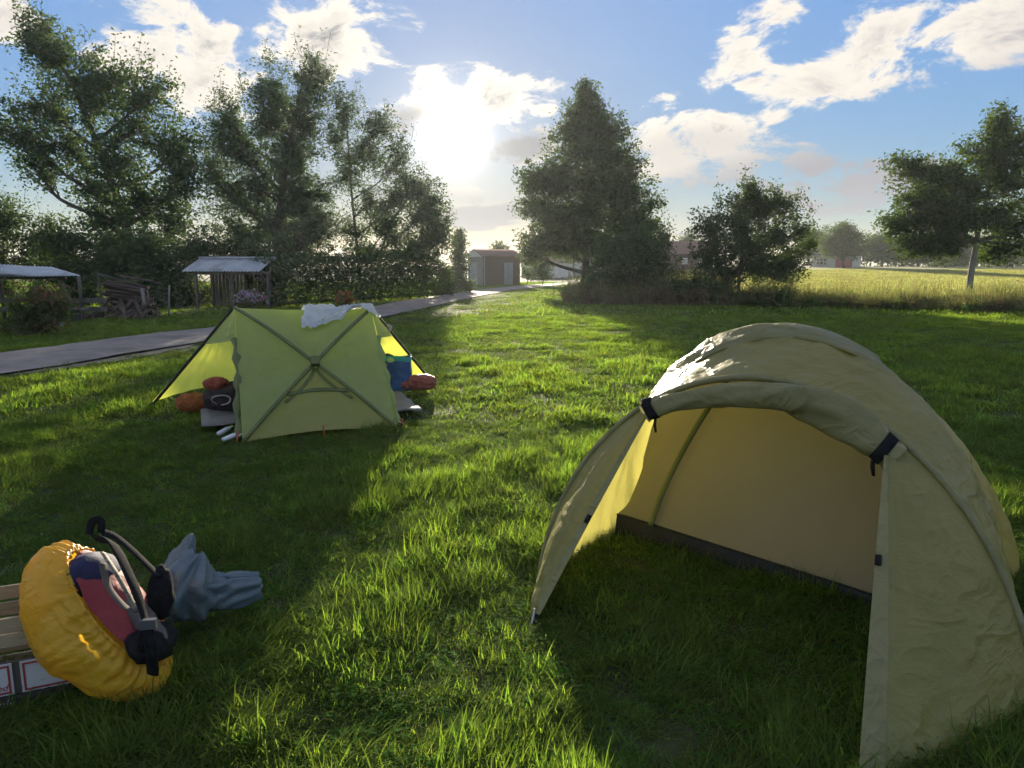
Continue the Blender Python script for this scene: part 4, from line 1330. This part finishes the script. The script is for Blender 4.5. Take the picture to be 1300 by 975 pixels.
# ---------------------------------------------------------------- soft shapes
def lump(name, c, r, mat, parent=None, amp=.12, freq=3.0, sub=4, rot=None, base=None, flatb=.0, crease=0.0, seed=0, smooth=True, sq=1.0):
    """crumpled soft body: displaced sphere, flattened underneath"""
    import bmesh
    from mathutils import noise
    bm = bmesh.new()
    bmesh.ops.create_icosphere(bm, subdivisions=sub, radius=1)
    rot = rot or Matrix.Identity(3)
    c = Vector(c)
    vs = []
    for v in bm.verts:
        p = v.co.copy()
        if sq != 1.0:
            p = Vector([math.copysign(abs(q) ** sq, q) for q in p])
        n1 = noise.noise(p * freq + Vector((seed, 3, 1)))
        n2 = noise.noise(p * freq * 2.3 + Vector((1, seed, 7)))
        rid = (1 - abs(n1) * 2.2)
        k = 1 + amp * (n1 + .5 * n2) + crease * rid
        q = Vector((p.x * r[0], p.y * r[1], p.z * r[2])) * k
        q = rot @ q + c
        if q.z < flatb:
            q.z = flatb + (q.z - flatb) * .12
        vs.append(tuple(q))
    fs = [tuple(v.index for v in f.verts) for f in bm.faces]
    bm.free()
    return mesh_np(name, vs, fs, mat, parent, base, smooth)


RZ = lambda a: Matrix.Rotation(R(a), 3, 'Z')
# blue shopping bag by the right porch ------------------------------------------
mat_blue = M('blue_bag', (.018, .075, .26), (.03, .12, .36), 5, .35, .5, 12, spec=.5, bdist=.05)
mat_teal = M('teal_print', (.02, .30, .36), (.03, .36, .4), 5, .4)
pb_ = G(501, 503); pb_.z = .09
bag = empty('blue_bag', pb_, 'tall blue shopping bag standing in the right porch', 'bag')
n_ = 40
P = []
for i in range(n_ + 1):
    a_ = 2 * math.pi * i / n_
    row = []
    for j in range(15):
        v = j / 14
        cx_, sy_ = math.cos(a_), math.sin(a_)
        rx_ = .215 * (1 + .04 * v) ; ry_ = .13 * (1 - .35 * v)
        x = math.copysign(abs(cx_) ** .55, cx_) * rx_; y = math.copysign(abs(sy_) ** .55, sy_) * ry_
        cr = 1 + .12 * (fbm(i * .5, j * .42, 3, 6) - .5)
        row.append((pb_.x + x * cr, pb_.y + y * cr, pb_.z + .43 * v + .012 * math.sin(a_ * 3) * v))
    P.append(row)
grid_mesh('body', P, mat_blue, bag, thick=.004)
P = [[tuple(Vector(P[i][j]) + (Vector((P[i][j][0], P[i][j][1], 0)) - Vector((pb_.x, pb_.y, 0))).normalized() * .006) for j in (12, 13, 14)] for i in range(n_ + 1)]
grid_mesh('teal_band', P, mat_teal, bag)
MB().add([(pb_.x - .015 + .045 * math.cos(q * .5236), pb_.y - .122, pb_.z + .395 + .032 * math.sin(q * .5236)) for q in range(12)], [tuple(range(12))]).build('round_badge', M('badge_print', (.5, .6, .3), (.3, .5, .3), 40, .6), bag)
MB().add([(pb_.x - .16, pb_.y - .142, pb_.z + .27), (pb_.x - .07, pb_.y - .142, pb_.z + .275), (pb_.x - .06, pb_.y - .13, pb_.z + .35), (pb_.x - .15, pb_.y - .13, pb_.z + .345)], [(0, 1, 2, 3)]).build('paper_label', M('grey_print', (.38, .38, .33), (.25, .27, .24), 60, .7), bag)
lump('contents', pb_ + Vector((-.1, .0, .41)), (.11, .08, .05), mat_black, bag, .3, 3, 3)
# red dry bag --------------------------------------------------------------------
pr_ = G(531, 503); pr_.z = .08
mat_redbag = M('red_dry_bag', (.30, .055, .045), (.38, .09, .06), 6, .38, .5, 10, spec=.5, bdist=.05, crease=.9, cscale=9)
rb_ = empty('red_dry_bag', pr_, 'red rolled dry bag lying beside the blue shopping bag', 'bag')
lump('body', pr_ + Vector((.03, 0, .10)), (.2, .1, .1), mat_redbag, rb_, .14, 2.4, 4, RZ(18), flatb=.07, crease=.05, seed=3, sq=.8)
lump('rolled_end', pr_ + Vector((-.17, -.05, .08)), (.06, .1, .07), mat_redbag, rb_, .3, 4, 3, RZ(18), flatb=.07, seed=8)
# left porch: orange bag, red stuff sack, dark clothes, rope ------------------------
po = G(243, 527); po.z = .03
ob = lump('orange_bag', po + Vector((0, .05, .10)), (.17, .12, .11), M('orange_nylon', (.42, .12, .03), (.5, .17, .045), 5, .5, .5, 14, crease=.9, cscale=9, trans=.25, tcol=(.6, .2, .04), bdist=.05), None, .2, 2.6, 4, flatb=.03, crease=.12, seed=5, base=tuple(po))
tag(ob, 'crumpled orange bag lying at the left porch opening', 'bag')
pd_ = G(283, 533); pd_.z = .08
ob = lump('clothes_heap', pd_ + Vector((.02, .12, .14)), (.24, .17, .17), M('dark_clothes', (.035, .025, .025), (.07, .045, .04), 6, .85, .5, 20), None, .25, 2.8, 4, flatb=.06, crease=.12, seed=9, base=tuple(pd_))
tag(ob, 'heap of dark brown clothes inside the left porch', 'clothes')
ob = lump('stuff_sack', pd_ + Vector((-.07, .05, .31)), (.13, .09, .07), M('dull_red_nylon', (.33, .06, .04), (.40, .10, .05), 6, .55, .5, 14, bdist=.05, crease=.9, cscale=9), None, .22, 2.6, 4, flatb=.2, crease=.1, seed=12, base=tuple(pd_ + up * .25))
tag(ob, 'dull red stuff sack on top of the dark clothes', 'sack')
pts = bez([pd_ + Vector((.02 + .1 * math.cos(a_), -.06 + .02 * math.sin(a_ * 2), .15 + .05 * math.sin(a_))) for a_ in np.linspace(0, 9, 16)], 4)
ob = MB().tube(pts, .009, 6).build('rope_coil', M('grey_rope', (.42, .42, .40), (.3, .3, .3), 30, .8), None, True, base=tuple(pd_ + up * .1))
tag(ob, 'loose coil of pale grey cord on the dark clothes', 'cord')
mat_bottle = M('bottle_plastic', (.62, .66, .70), (.72, .74, .74), 9, .3, spec=.5)
mat_ylw = M('yellow_label', (.55, .5, .12), (.62, .6, .3), 30, .5)
for q, (x, y, an, capm, lab) in enumerate(((286, 552, 62, mat_ylw, 'white bottle with a yellow cap end lying by the green tent corner'), (294, 560, 48, mat_bottle, 'plain white bottle lying against the green tent corner'))):
    p = G(x, y); p.z = .045
    rr = empty('bottle', p, lab, 'bottle')
    d_ = Vector((math.cos(R(an)), math.sin(R(an)), .25)).normalized()
    MB().tube([p - d_ * .09, p - d_ * .085, p + d_ * .03, p + d_ * .06, p + d_ * .075], [.018, .024, .024, .016, .010], 12).build('body', mat_bottle, rr, True)
    MB().tube([p + d_ * .07, p + d_ * .10], [.013, .013], 10).build('cap', capm, rr, True)

# ================================================================ OLIVE DOME TENT
mat_dome = cloth('olive_fly', (.30, .285, .105), (.335, .315, .12), .45, (.48, .44, .11), .42, .42, 9, .45, crease=.4, cscale=1.7, stretch=(1, 1, 1.8))
mat_hem = cloth('olive_hem', (.25, .235, .10), (.29, .27, .12), .2, (.34, .32, .1), .45, .35, 8, crease=.6, cscale=2.6)
mat_inner = cloth('tan_inner', (.32, .29, .25), (.36, .325, .28), .5, (.33, .31, .275), .6, .12, 3, .2, crease=.35, cscale=1.1)
mat_tub = M('black_floor_fabric', (.02, .02, .022), (.032, .032, .034), 6, .55, .3, 20)
LF = Vector((.145, 3.60, 0)); RF = Vector((1.975, 2.473, 0))
uu = (RF - LF).normalized(); nn = Vector((-uu.y, uu.x, 0)); mid = (LF + RF) / 2; W0 = (RF - LF).length / 2
dome = empty('dome_tent', mid + nn * .9, 'large olive dome tent with open rolled up door', 'tent')
NK = [0, .5, 1.0, 1.5, 2.0, 2.25]
HK = [1.112, 1.225, 1.305, 1.02, .55, .02]
WK = [W0, 1.0, .95, 1.08, .80, .55]
SK = [-.084, -.014, -.15, -.15, -.14, -.12]


def interp(xs_, ys_, x):
    from bisect import bisect_right
    i = max(0, min(len(xs_) - 2, bisect_right(xs_, x) - 1))
    x0, x1 = xs_[i], xs_[i + 1]; t = (x - x0) / (x1 - x0)
    m0 = (ys_[i + 1] - ys_[i - 1]) / (xs_[i + 1] - xs_[i - 1]) if i > 0 else (ys_[1] - ys_[0]) / (xs_[1] - xs_[0])
    m1 = (ys_[i + 2] - ys_[i]) / (xs_[i + 2] - xs_[i]) if i + 2 < len(xs_) else (ys_[-1] - ys_[-2]) / (xs_[-1] - xs_[-2])
    h = x1 - x0
    return (2 * t ** 3 - 3 * t * t + 1) * ys_[i] + (t ** 3 - 2 * t * t + t) * h * m0 + (-2 * t ** 3 + 3 * t * t) * ys_[i + 1] + (t ** 3 - t * t) * h * m1


def shell(t, N_, k=1.0):
    """t 0..1 from the left foot over the top to the right foot, N_ metres behind the door arch"""
    w, h = interp(NK, WK, N_) * k, interp(NK, HK, N_) * k
    sk = interp(NK, SK, N_)
    a_ = math.pi * (1 - t)
    zz = max(0.0, math.sin(a_)) ** (1.097 - .15 * min(1, N_))
    back = .396 * max(0.0, 1 - N_)
    return mid + nn * (N_ + back * zz) + uu * (w * (math.cos(a_) + sk * zz)) + up * (h * zz)


P = []
for i in range(85):
    t = i / 84
    row = []
    for j in range(71):
        N_ = 2.25 * j / 70
        p = shell(t, N_)
        o_ = (p - (mid + nn * .9 + up * .1)).normalized()
        edge = math.sin(math.pi * min(1, .04 + j / 70))
        cr = .024 * (fbm(i * .14, j * .10, 3, 71) - .5) + .030 * (1 - abs(2 * fbm(i * .22 + j * .12, j * .17, 2, 72) - 1)) * edge + .012 * (1 - abs(2 * fbm(i * .5 - j * .2, j * .3, 2, 75) - 1)) + .013 * (abs(math.sin(i * .52 + 3 * float(fbm(i * .1, j * .04, 2, 78)))) - .5) * math.sin(math.pi * min(1.0, j / 26)) * math.sin(math.pi * t)
        row.append(tuple(p + o_ * float(cr)))
    P.append(row)
grid_mesh('fly', P, mat_dome, dome)
# roof vent cap
capc = shell(.5, .95)
k00, k10, k01, k11 = shell(.335, .62), shell(.655, .62), shell(.36, 1.32), shell(.63, 1.32)
P = []
for i in range(21):
    row = []
    for j in range(15):
        a_, b_ = i / 20, j / 14
        p = k00.lerp(k10, a_).lerp(k01.lerp(k11, a_), b_)
        q = shell(.335 + .32 * a_, .62 + .70 * b_)
        p.z = max(p.z + .085 * math.sin(math.pi * a_) ** .5, q.z + .028) + .008 * (fbm(i * .4, j * .4, 2, 3) - .5)
        row.append(tuple(p))
    P.append(row)
grid_mesh('roof_vent_cap', P, mat_dome, dome, thick=.006)
# pole sleeves over the dome
for (ta, Na, tb, Nb) in ((.0, .05, 1.0, .0),):
    MB().tube([shell(t, .0) + up * .006 for t in np.linspace(.0, 1, 40)], .017, 7).build('arch_sleeve', mat_hem, dome, True)
for (ta, tb) in ((0.02, .98), (.98, .02)):
    MB().tube([shell(ta + (tb - ta) * s, .10 + 1.95 * s) + up * .004 for s in np.linspace(.02, .98, 34)], .013, 6).build('pole_sleeve', mat_hem, dome, True)
# porch panels each side of the door
TL, TR = .345, .672
DOORR = G(1088, 1004); PEGL = G(679, 793)
def panel(name, tA, tB, foot, seed, lab, bow):
    top = shell(tA, 0)
    P = []
    for i in range(41):
        a_ = i / 40
        arc = shell(tA + (tB - tA) * a_, 0)
        ed = top.lerp(foot, a_) + nn * (-bow * math.sin(math.pi * a_))
        row = []
        for j in range(31):
            b_ = j / 30
            p = arc.lerp(ed, b_)
            e_ = math.sin(math.pi * b_) * min(1, a_ * 3)
            cr = .035 * (fbm(i * .16, j * .2, 3, seed) - .5) + .022 * (1 - abs(2 * fbm(i * .21 + j * .15, j * .2 - i * .07, 2, seed + 3) - 1)) + .010 * (1 - abs(2 * fbm(i * .55 - j * .3, j * .45, 2, seed + 5) - 1))
            row.append(tuple(p - nn * float(cr * e_) - nn * (.05 * e_)))
        P.append(row)
    o_ = grid_mesh(name, P, mat_dome, dome)
    o_['label'] = lab
    # doubled hem along the door edge
    H_ = [[tuple(Vector(P[i][j]) - nn * .006 - uu * (.0)) for j in (26, 27, 28, 29, 30)] for i in range(41)]
    grid_mesh('door_hem', H_, mat_hem, dome)
    return P
PRt = panel('porch_side_panel', TR, 1.0, DOORR, 81, 'creased shaded porch panel by the door', .03)
PLt = panel('porch_side_panel', TL, 0.0, PEGL, 91, 'narrow sunlit porch panel pegged at its tip', .02)
for P_, i in ((PRt, 17), (PLt, 22), (PLt, 39)):
    q = Vector(P_[i][28])
    q2 = Vector(P_[i][30]); dq = (Vector(P_[i + 1][29]) - Vector(P_[i - 1][29])).normalized() if i < 40 else up
    sd = (q2 - q).normalized()
    MB().tube([q2 - sd * .012 - nn * .014 - dq * .022, q2 - sd * .012 - nn * .014 + dq * .022], .012, 6, flat=.4, upv=nn).build('velcro_tab', mat_black, dome)
# rolled up door
P = []
for i in range(64):
    a_ = i / 63
    t = TL - .012 + (TR + .018 - TL + .012) * a_
    c_ = shell(t, 0) - nn * .075 - up * (.022 + .035 * math.sin(math.pi * a_) * 0 + .03 * a_ + .02 * math.sin(a_ * 7))
    tn = (shell(min(1, t + .01), 0) - shell(max(0, t - .01), 0)).normalized()
    s1 = nn; s2 = tn.cross(s1).normalized()
    if s2.z < 0:
        s2 = -s2
    row = []
    for j in range(25):
        q = 2 * math.pi * j / 24
        rr = .035 * (1 + .22 * math.sin(a_ * 9 + 1) * .5 + .75 * a_ * (1 - abs(2 * a_ - 1.3)) + .25 * sstep(.25, .0, a_))
        rr *= 1 + .42 * (fbm(i * .13, j % 24 * .5 + i * .05, 3, 61) - .5) + .16 * math.sin(q * 2 + a_ * 14) + .08 * math.sin(q * 5 + a_ * 23)
        if abs(a_ - .035) < .025 or abs(a_ - .955) < .025:
            rr *= .86
        row.append(tuple(c_ + s1 * (math.cos(q) * rr * .8) + s2 * (math.sin(q) * rr * 1.32 * (1 + .2 * a_) - .03 * math.sin(math.pi * a_))))
    P.append(row)
def ribbon(ring, along, w_):
    mb = MB()
    n_ = len(ring)
    mb.add([p - along * w_ / 2 for p in ring] + [p + along * w_ / 2 for p in ring], [(k, k + 1, n_ + k + 1, n_ + k) for k in range(n_ - 1)])
    return mb


roll = grid_mesh('rolled_door', P, mat_hem, dome)
for ia in (2, 60):
    ring = [Vector(P[ia][j]) + (Vector(P[ia][j]) - sum((Vector(q) for q in P[ia][:24]), Vector()) / 24).normalized() * .007 for j in range(25)]
    st = ribbon(ring, (Vector(P[min(ia + 1, 63)][6]) - Vector(P[ia - 1][6])).normalized(), .05).build('door_strap', mat_black, dome, True)
    bt = min(ring, key=lambda p: p.z)
    MB().tube([bt, bt + Vector((-.004, -.01, -.03)), bt + Vector((.002, -.012, -.065))], [.016, .017, .013], 6, flat=.4).build('toggle', mat_black, st, True, base=dome.location)
# inner tent wall and its black tub
A_ = G(765, 645, .15); B_ = G(1095, 750, .06)
def un(p):
    r_ = p - mid
    return r_.dot(uu), r_.dot(nn)
ua, na_ = un(A_); ub, nb_ = un(B_)
def inner_top(u_, n_):
    """height of the fly above the point (u_, n_) of the floor, a little inside it"""
    best_ = 0.0
    for q in range(49):
        p = shell(.02 + .96 * q / 48, max(0.0, n_ - .12), .97) - mid
        if abs(p.dot(uu) - u_) < .035:
            best_ = max(best_, p.z)
    return best_


P = []; Q = []
for i in range(41):
    u_ = -.98 + 1.86 * i / 40
    s_ = (u_ - ua) / (ub - ua)
    N0 = na_ + (nb_ - na_) * s_; z0 = max(.03, .15 + (.06 - .15) * s_)
    N0 = max(.14, N0 - 2.6 * max(0.0, ua + .12 - u_))      # the inner tent turns a corner at its left end
    z0 = min(z0, .16)
    row = []
    for j in range(25):
        v = j / 24
        N_ = N0 + .42 * v
        ztop = inner_top(u_, N_)
        z = z0 + (max(ztop, z0 + .02) - z0) * v
        sg = .03 * math.sin(math.pi * v) * (fbm(i * .08, j * .12, 2, 33) - .3) + .02 * math.sin(i * .22 - j * .16) * math.sin(math.pi * v) * (1 - v)
        row.append(tuple(mid + uu * u_ + nn * (N_ + float(sg)) + up * z))
    P.append(row)
    b0 = Vector(row[0])
    Q.append([tuple(b0 - nn * .004), tuple(b0 - nn * .02 - up * (z0 * .5)), tuple(Vector((b0.x, b0.y, .0)) - nn * .03)])
grid_mesh('inner_wall', P, mat_inner, dome)
MB().tube(bez([Vector(P[5][0]) - nn * .03, Vector(P[6][7]) - nn * .035, Vector(P[9][14]) - nn * .04, Vector(P[14][22]) - nn * .05], 6), .02, 8, flat=.6).build('pole_shadow_band', mat_sleeve, dome, True)  # dark tube standing in for the pole's shadow on the inner wall
grid_mesh('tub_floor', Q, mat_tub, dome)
MB().tube([Vector(r_[0]) - nn * .006 for r_ in P], .006, 5).build('inner_hem', mat_piping, dome, True)
for p, d_ in ((PEGL, Vector((-.5, -.8, 0))), (DOORR, Vector((-.3, -.9, 0)))):
    MB().tube([p + up * .08, p + d_ * .06 - up * .05], .006, 6).build('peg', M('steel_peg', (.4, .4, .4), None, rough=.35, metal=.9), dome, True)

# ================================================================ BACKPACK
mat_cover = M('yellow_rain_cover', (.74, .48, .03), (.80, .54, .05), 4, .38, .45, 9, .42, (.95, .55, .03), spec=.5, bdist=.04, crease=.22, cscale=5)
mat_maroon = M('red_pack_cloth', (.26, .035, .045), (.33, .055, .06), 6, .7, .3, 30)
mat_navy = M('navy_lid', (.02, .022, .06), (.035, .035, .09), 6, .8, .3, 20)
mat_mesh = M('pale_strap_mesh', (.42, .38, .28), (.12, .11, .09), 90, .8)
mat_grey = M('grey_foam', (.10, .09, .085), (.15, .135, .125), 8, .9, spec=.1)
PC = D(136, 782, 2.60)
PC.z = max(PC.z, .22)
pack = empty('backpack', Vector((PC.x, PC.y, 0)), 'backpack in a yellow rain cover lying on the grass', 'backpack')
ov = Vector((.77, .12, .60)).normalized()             # the open back of the cover looks this way
ax = Vector((.76, -.12, -.62)); ax = (ax - ov * ax.dot(ov)).normalized()   # long axis: head end up-left, hip end down-right
sx = ov.cross(ax).normalized()
def pk3(a_, b_, c_):
    return PC + ax * a_ + sx * b_ + ov * c_
RA, RB_, RC = .325, .215, .22
P = []
for i in range(241):
    q = 2 * math.pi * i / 240
    row = []
    for j in range(29):
        s_ = j / 28                                    # 0 at the gathered rim, 1 at the far pole
        th = R(60) + (math.pi - R(60)) * s_
        r_ = math.sin(th) ** .8
        if s_ < .08:
            r_ *= .93 + .07 * s_ / .08
        gath = math.exp(-s_ * 3.4) * (.6 + .8 * fbm(math.cos(q) * 3, math.sin(q) * 3, 2, 44))
        ruf = .075 * float(gath) * (abs(math.sin(q * 17 + 5 * fbm(math.cos(q) * 2.5 + s_, math.sin(q) * 2.5, 2, 51) * 2 + s_ * .8)) - .5) + .02 * float(gath) * math.sin(q * 47 + 1)
        lum = .42 * (fbm(math.cos(q) * 1.6 + 5, math.sin(q) * 1.6 + s_ * 3.0, 3, 14) - .5) * math.sin(math.pi * min(1, s_ + .1))
        fold = .075 * (1 - abs(2 * fbm(math.cos(q) * 2.2 + s_ * 2.5, math.sin(q) * 2.2 + s_ * 1.5, 2, 19) - 1)) * sstep(.02, .3, s_) + .012 * (1 - abs(2 * fbm(math.cos(q) * 5 + s_ * 4, math.sin(q) * 5 - s_ * 6, 2, 29) - 1))
        k_ = 1 + ruf + float(lum) + float(fold)
        p = pk3(math.cos(q) * RA * r_ * k_, math.sin(q) * RB_ * r_ * k_, math.cos(th) * RC * k_ * (1.0 if th > 1.57 else .55))
        if p.z < .03:
            p.z = .03 + (p.z - .03) * .1
        row.append(tuple(p))
    P.append(row)
grid_mesh('rain_cover', P, mat_cover, pack)
rim_ = [Vector(P[i][0]) for i in range(241)]
MB().tube(rim_, .007, 6, cap=False).build('elastic_rim', mat_cover, pack, True)
# the back panel inside the opening
P = []
for i in range(31):
    row = []
    for j in range(25):
        a_, b_ = (i / 30 - .5) * 2, (j / 24 - .5) * 2
        rr = math.sqrt(max(0, 1 - .0 * a_ * a_))
        x = a_ * RA * .80 * math.sqrt(1 - b_ * b_ / 2); y = b_ * RB_ * .80 * math.sqrt(1 - a_ * a_ / 2)
        dd = 1 - (x / (RA * .93)) ** 2 - (y / (RB_ * .93)) ** 2
        row.append(tuple(pk3(x, y, .055 + .075 * max(0, dd) + .02 * (fbm(i * .2, j * .2, 3, 3) - .5))))
    P.append(row)
grid_mesh('back_panel', P, mat_maroon, pack)
rotp = Matrix((ax, sx, ov)).transposed()
lump('lid', pk3(-.16, .0, .06), (.09, .135, .068), mat_navy, pack, .10, 1.6, 4, rotp, crease=.03, seed=2)
lump('hip_pad', pk3(.19, -.04, .10), (.08, .15, .05), mat_black, pack, .18, 2.5, 3, rotp, seed=4)
lump('lumbar_pad', pk3(.12, -.03, .12), (.13, .06, .035), mat_grey, pack, .12, 2.2, 3, rotp, seed=6)
def strap(pts, w, th, mat_, name, parent=pack, upx=None):
    o_ = MB().tube(bez(pts, 8), w, 8, flat=th, upv=upx or ov).build(name, mat_, parent, True)
    return o_
DP = lambda x, y, d: D(x, y, d)
s1 = strap([DP(122, 684, 2.60), DP(143, 690, 2.50), DP(163, 728, 2.42), DP(178, 765, 2.38), DP(186, 794, 2.38)], .028, .2, mat_black, 'shoulder_strap')
MB().tube(bez([DP(131, 702, 2.52), DP(146, 725, 2.46), DP(160, 750, 2.43), DP(172, 772, 2.42)], 8), .014, 6, flat=.4, upv=ov).build('mesh_lining', mat_mesh, s1, True, base=pack.location)
s2 = strap([DP(130, 676, 2.66), DP(148, 682, 2.68), DP(175, 705, 2.66), DP(202, 732, 2.62)], .022, .28, mat_black, 'shoulder_strap')
strap([DP(130, 715, 2.50), DP(138, 745, 2.46), DP(158, 770, 2.44), DP(174, 776, 2.43)], .020, .25, mat_grey, 'load_strap')
strap([DP(113, 678, 2.64), DP(117, 663, 2.64), DP(128, 660, 2.64), DP(128, 676, 2.64)], .015, .4, mat_black, 'haul_loop', upx=Vector((0, 1, .2)))
strap([DP(186, 786, 2.37), DP(190, 815, 2.36), DP(193, 835, 2.38), DP(194, 856, 2.42)], .022, .3, mat_black, 'hip_belt', upx=Vector((0, 1, .2)))
strap([DP(186, 790, 2.39), DP(180, 815, 2.40), DP(178, 838, 2.43)], .014, .3, mat_black, 'belt_tail', upx=Vector((0, 1, .2)))
MB().box(DP(188, 792, 2.355), (.055, .02, .035), RZ(10)).build('buckle', M('buckle_plastic', (.10, .10, .105), None, rough=.35), pack)
lump('side_pouch', DP(205, 752, 2.66), (.045, .06, .105), mat_black, pack, .2, 2.5, 3, seed=31)

# grey plastic bag -------------------------------------------------------------------
mat_plastic = M('blue_grey_plastic', (.15, .21, .25), (.22, .29, .33), 5, .1, .3, 12, .42, (.36, .50, .58), spec=1.0, bdist=.02, crease=.5, cscale=8)
pg = G(268, 782); pg.z = 0
pl_bag = empty('plastic_bag', pg, 'crumpled blue grey plastic bag lying beside the backpack', 'bag')


def pleated(name, axis, rad, seed, amp, flat=1.0, na=54, nl=20):
    """thin crumpled film gathered round an axis curve: sharp pleats that wander along it"""
    ax_ = bez(axis, 10); m_ = len(ax_)
    P = []
    for j in range(nl):
        t = j / (nl - 1); k = min(m_ - 1, int(t * (m_ - 1)))
        c_ = ax_[k]; tn = (ax_[min(k + 1, m_ - 1)] - ax_[max(k - 1, 0)]).normalized()
        s1 = tn.cross(Vector((.2, 1, .1))).normalized(); s2 = tn.cross(s1)
        r_ = float(np.interp(t, [q / (len(rad) - 1) for q in range(len(rad))], rad))
        row = []
        for i in range(na + 1):
            q = 2 * math.pi * (i % na) / na
            w1 = 2.5 * fbm(t * 2.2, seed, 2, seed); w2 = 3 * fbm(t * 3.1, seed + 4, 2, seed + 1)
            tri = lambda z: abs((z / math.pi) % 2 - 1) * 2 - 1
            k_ = 1 + amp * (.45 * tri(q * 5 + w1 * 3) + .45 * tri(q * 9 - w2 * 3) + .3 * (2 * fbm(math.cos(q) * 3 + t * 4, math.sin(q) * 3, 2, seed + 2) - 1))
            p = c_ + (s1 * math.cos(q) + s2 * math.sin(q) * flat) * (r_ * float(k_)) + tn * (.03 * float(fbm(math.cos(q) * 2, math.sin(q) * 2 + t * 3, 2, seed + 7) - .5))
            if p.z < .03:
                p.z = .03
            row.append(tuple(p))
        P.append(row)
    return grid_mesh(name, P, mat_plastic, pl_bag, smooth=False, thick=.0015)


pleated('body', [D(238, 778, 3.05), D(238, 755, 3.05), D(240, 735, 3.06), D(246, 716, 3.08), D(252, 702, 3.10)], [.09, .12, .125, .11, .075, .03], 41, .34)
pleated('tail', [D(250, 752, 3.06), D(272, 752, 3.08), D(300, 750, 3.12), D(331, 744, 3.16)], [.05, .08, .085, .075, .055], 52, .30, .8)
pleated('bag_mouth', [D(226, 722, 3.08), D(236, 700, 3.11), D(244, 679, 3.13)], [.055, .05, .032, .008], 63, .5, .35, 40, 12)

# crate at the left edge ---------------------------------------------------------------
mat_slat = M('crate_wood', (.36, .28, .17), (.44, .35, .22), 6, .75, .3, 50, stretch=(.15, 1, 1))
mat_card = M('white_card', (.52, .52, .53), (.58, .58, .58), 4, .7)
mat_redp = M('red_print', (.34, .05, .045), None, rough=.6)
ck = D(34, 870, 2.50); ck.z = 0
crate = empty('wooden_crate', ck + Vector((-.25, .2, 0)), 'wooden slatted crate with red bordered cards behind the backpack', 'crate')
ca = R(24)                                          # its printed side runs back to the right
cu = Vector((math.cos(ca), math.sin(ca), 0)); cn = Vector((-cu.y, cu.x, 0))
c0_ = ck - cu * .42
rc = Matrix.Rotation(ca, 3, 'Z')
def cbox(a_, d_, z, sz, name, m_, parent=crate):
    return MB().box(c0_ + cu * a_ + cn * d_ + up * z, sz, rc).build(name, m_, parent, base=crate.location)
for z, hh_ in ((.335, .055), (.275, .05)):
    cbox(.28, 0, z, (.56, .012, hh_), 'slat', mat_slat)
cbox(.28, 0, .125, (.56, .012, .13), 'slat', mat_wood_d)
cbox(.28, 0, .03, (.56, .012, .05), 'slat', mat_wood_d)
for z in (.33, .26, .18, .10, .03):
    cbox(.28, .34, z, (.56, .012, .055), 'slat', mat_slat)
    cbox(.0, .17, z, (.012, .32, .055), 'slat', mat_slat)
    cbox(.56, .17, z, (.012, .32, .055), 'slat', mat_slat)
for a_ in (.02, .54):
    for d_ in (.018, .322):
        cbox(a_, d_, .18, (.025, .022, .36), 'corner_post', mat_slat)
cbox(.28, .17, .012, (.54, .31, .01), 'bottom', mat_slat)
for a_ in (.10, .30, .49):
    cd = cbox(a_, -.010, .125, (.165, .004, .125), 'printed_card', mat_card)
    for da, dz, sz in ((0, .052, (.149, .002, .007)), (0, -.052, (.149, .002, .007)), (-.071, 0, (.007, .002, .097)), (.071, 0, (.007, .002, .097))):
        cbox(a_ + da, -.0132, .125 + dz, sz, 'red_border', mat_redp, cd)


def text_part(body, size, pos, m_, parent, name, base):
    cu_ = bpy.data.curves.new(name, 'FONT')
    cu_.body = body; cu_.size = size; cu_.extrude = .0006; cu_.align_x = 'CENTER'; cu_.shear = .3
    t_ = bpy.data.objects.new(name, cu_)
    COL.objects.link(t_)
    dg = bpy.context.evaluated_depsgraph_get()
    me = bpy.data.meshes.new_from_object(t_.evaluated_get(dg))
    bpy.data.objects.remove(t_)
    M4 = Matrix.Translation(Vector(pos) - Vector(base)) @ Matrix.Rotation(ca, 4, 'Z') @ Matrix.Rotation(R(90), 4, 'X')
    me.transform(M4)
    me.materials.clear(); me.materials.append(m_)
    o_ = bpy.data.objects.new(name, me)
    o_['kind'] = 'stuff'
    return link(o_, parent)


text_part('ed', .036, c0_ + cu * .345 - cn * .0135 + up * .083, mat_redp, crate, 'lettering', crate.location)
text_part('nly', .045, c0_ + cu * .35 - cn * .009 + up * .012, mat_card, crate, 'lettering', crate.location)

# ================================================================ AIR
hz = bpy.data.materials.new('veil_haze')
hz.use_nodes = True
hz.node_tree.nodes.clear()
N = NT(hz.node_tree)
vol = N.n('ShaderNodeVolumePrincipled', {'Color': (.88, .94, 1, 1), 'Density': .0004, 'Anisotropy': .4})
N.n('ShaderNodeOutputMaterial', {'Volume': vol.outputs[0]})
ob = MB().box((0, 425, 8.2), (1440, 1000, 19.0)).build('haze', hz)  # added volume that lifts the dark foliage, in place of lens veil
tag(ob, 'thin haze added to veil the dark trees', 'haze', kind='stuff')
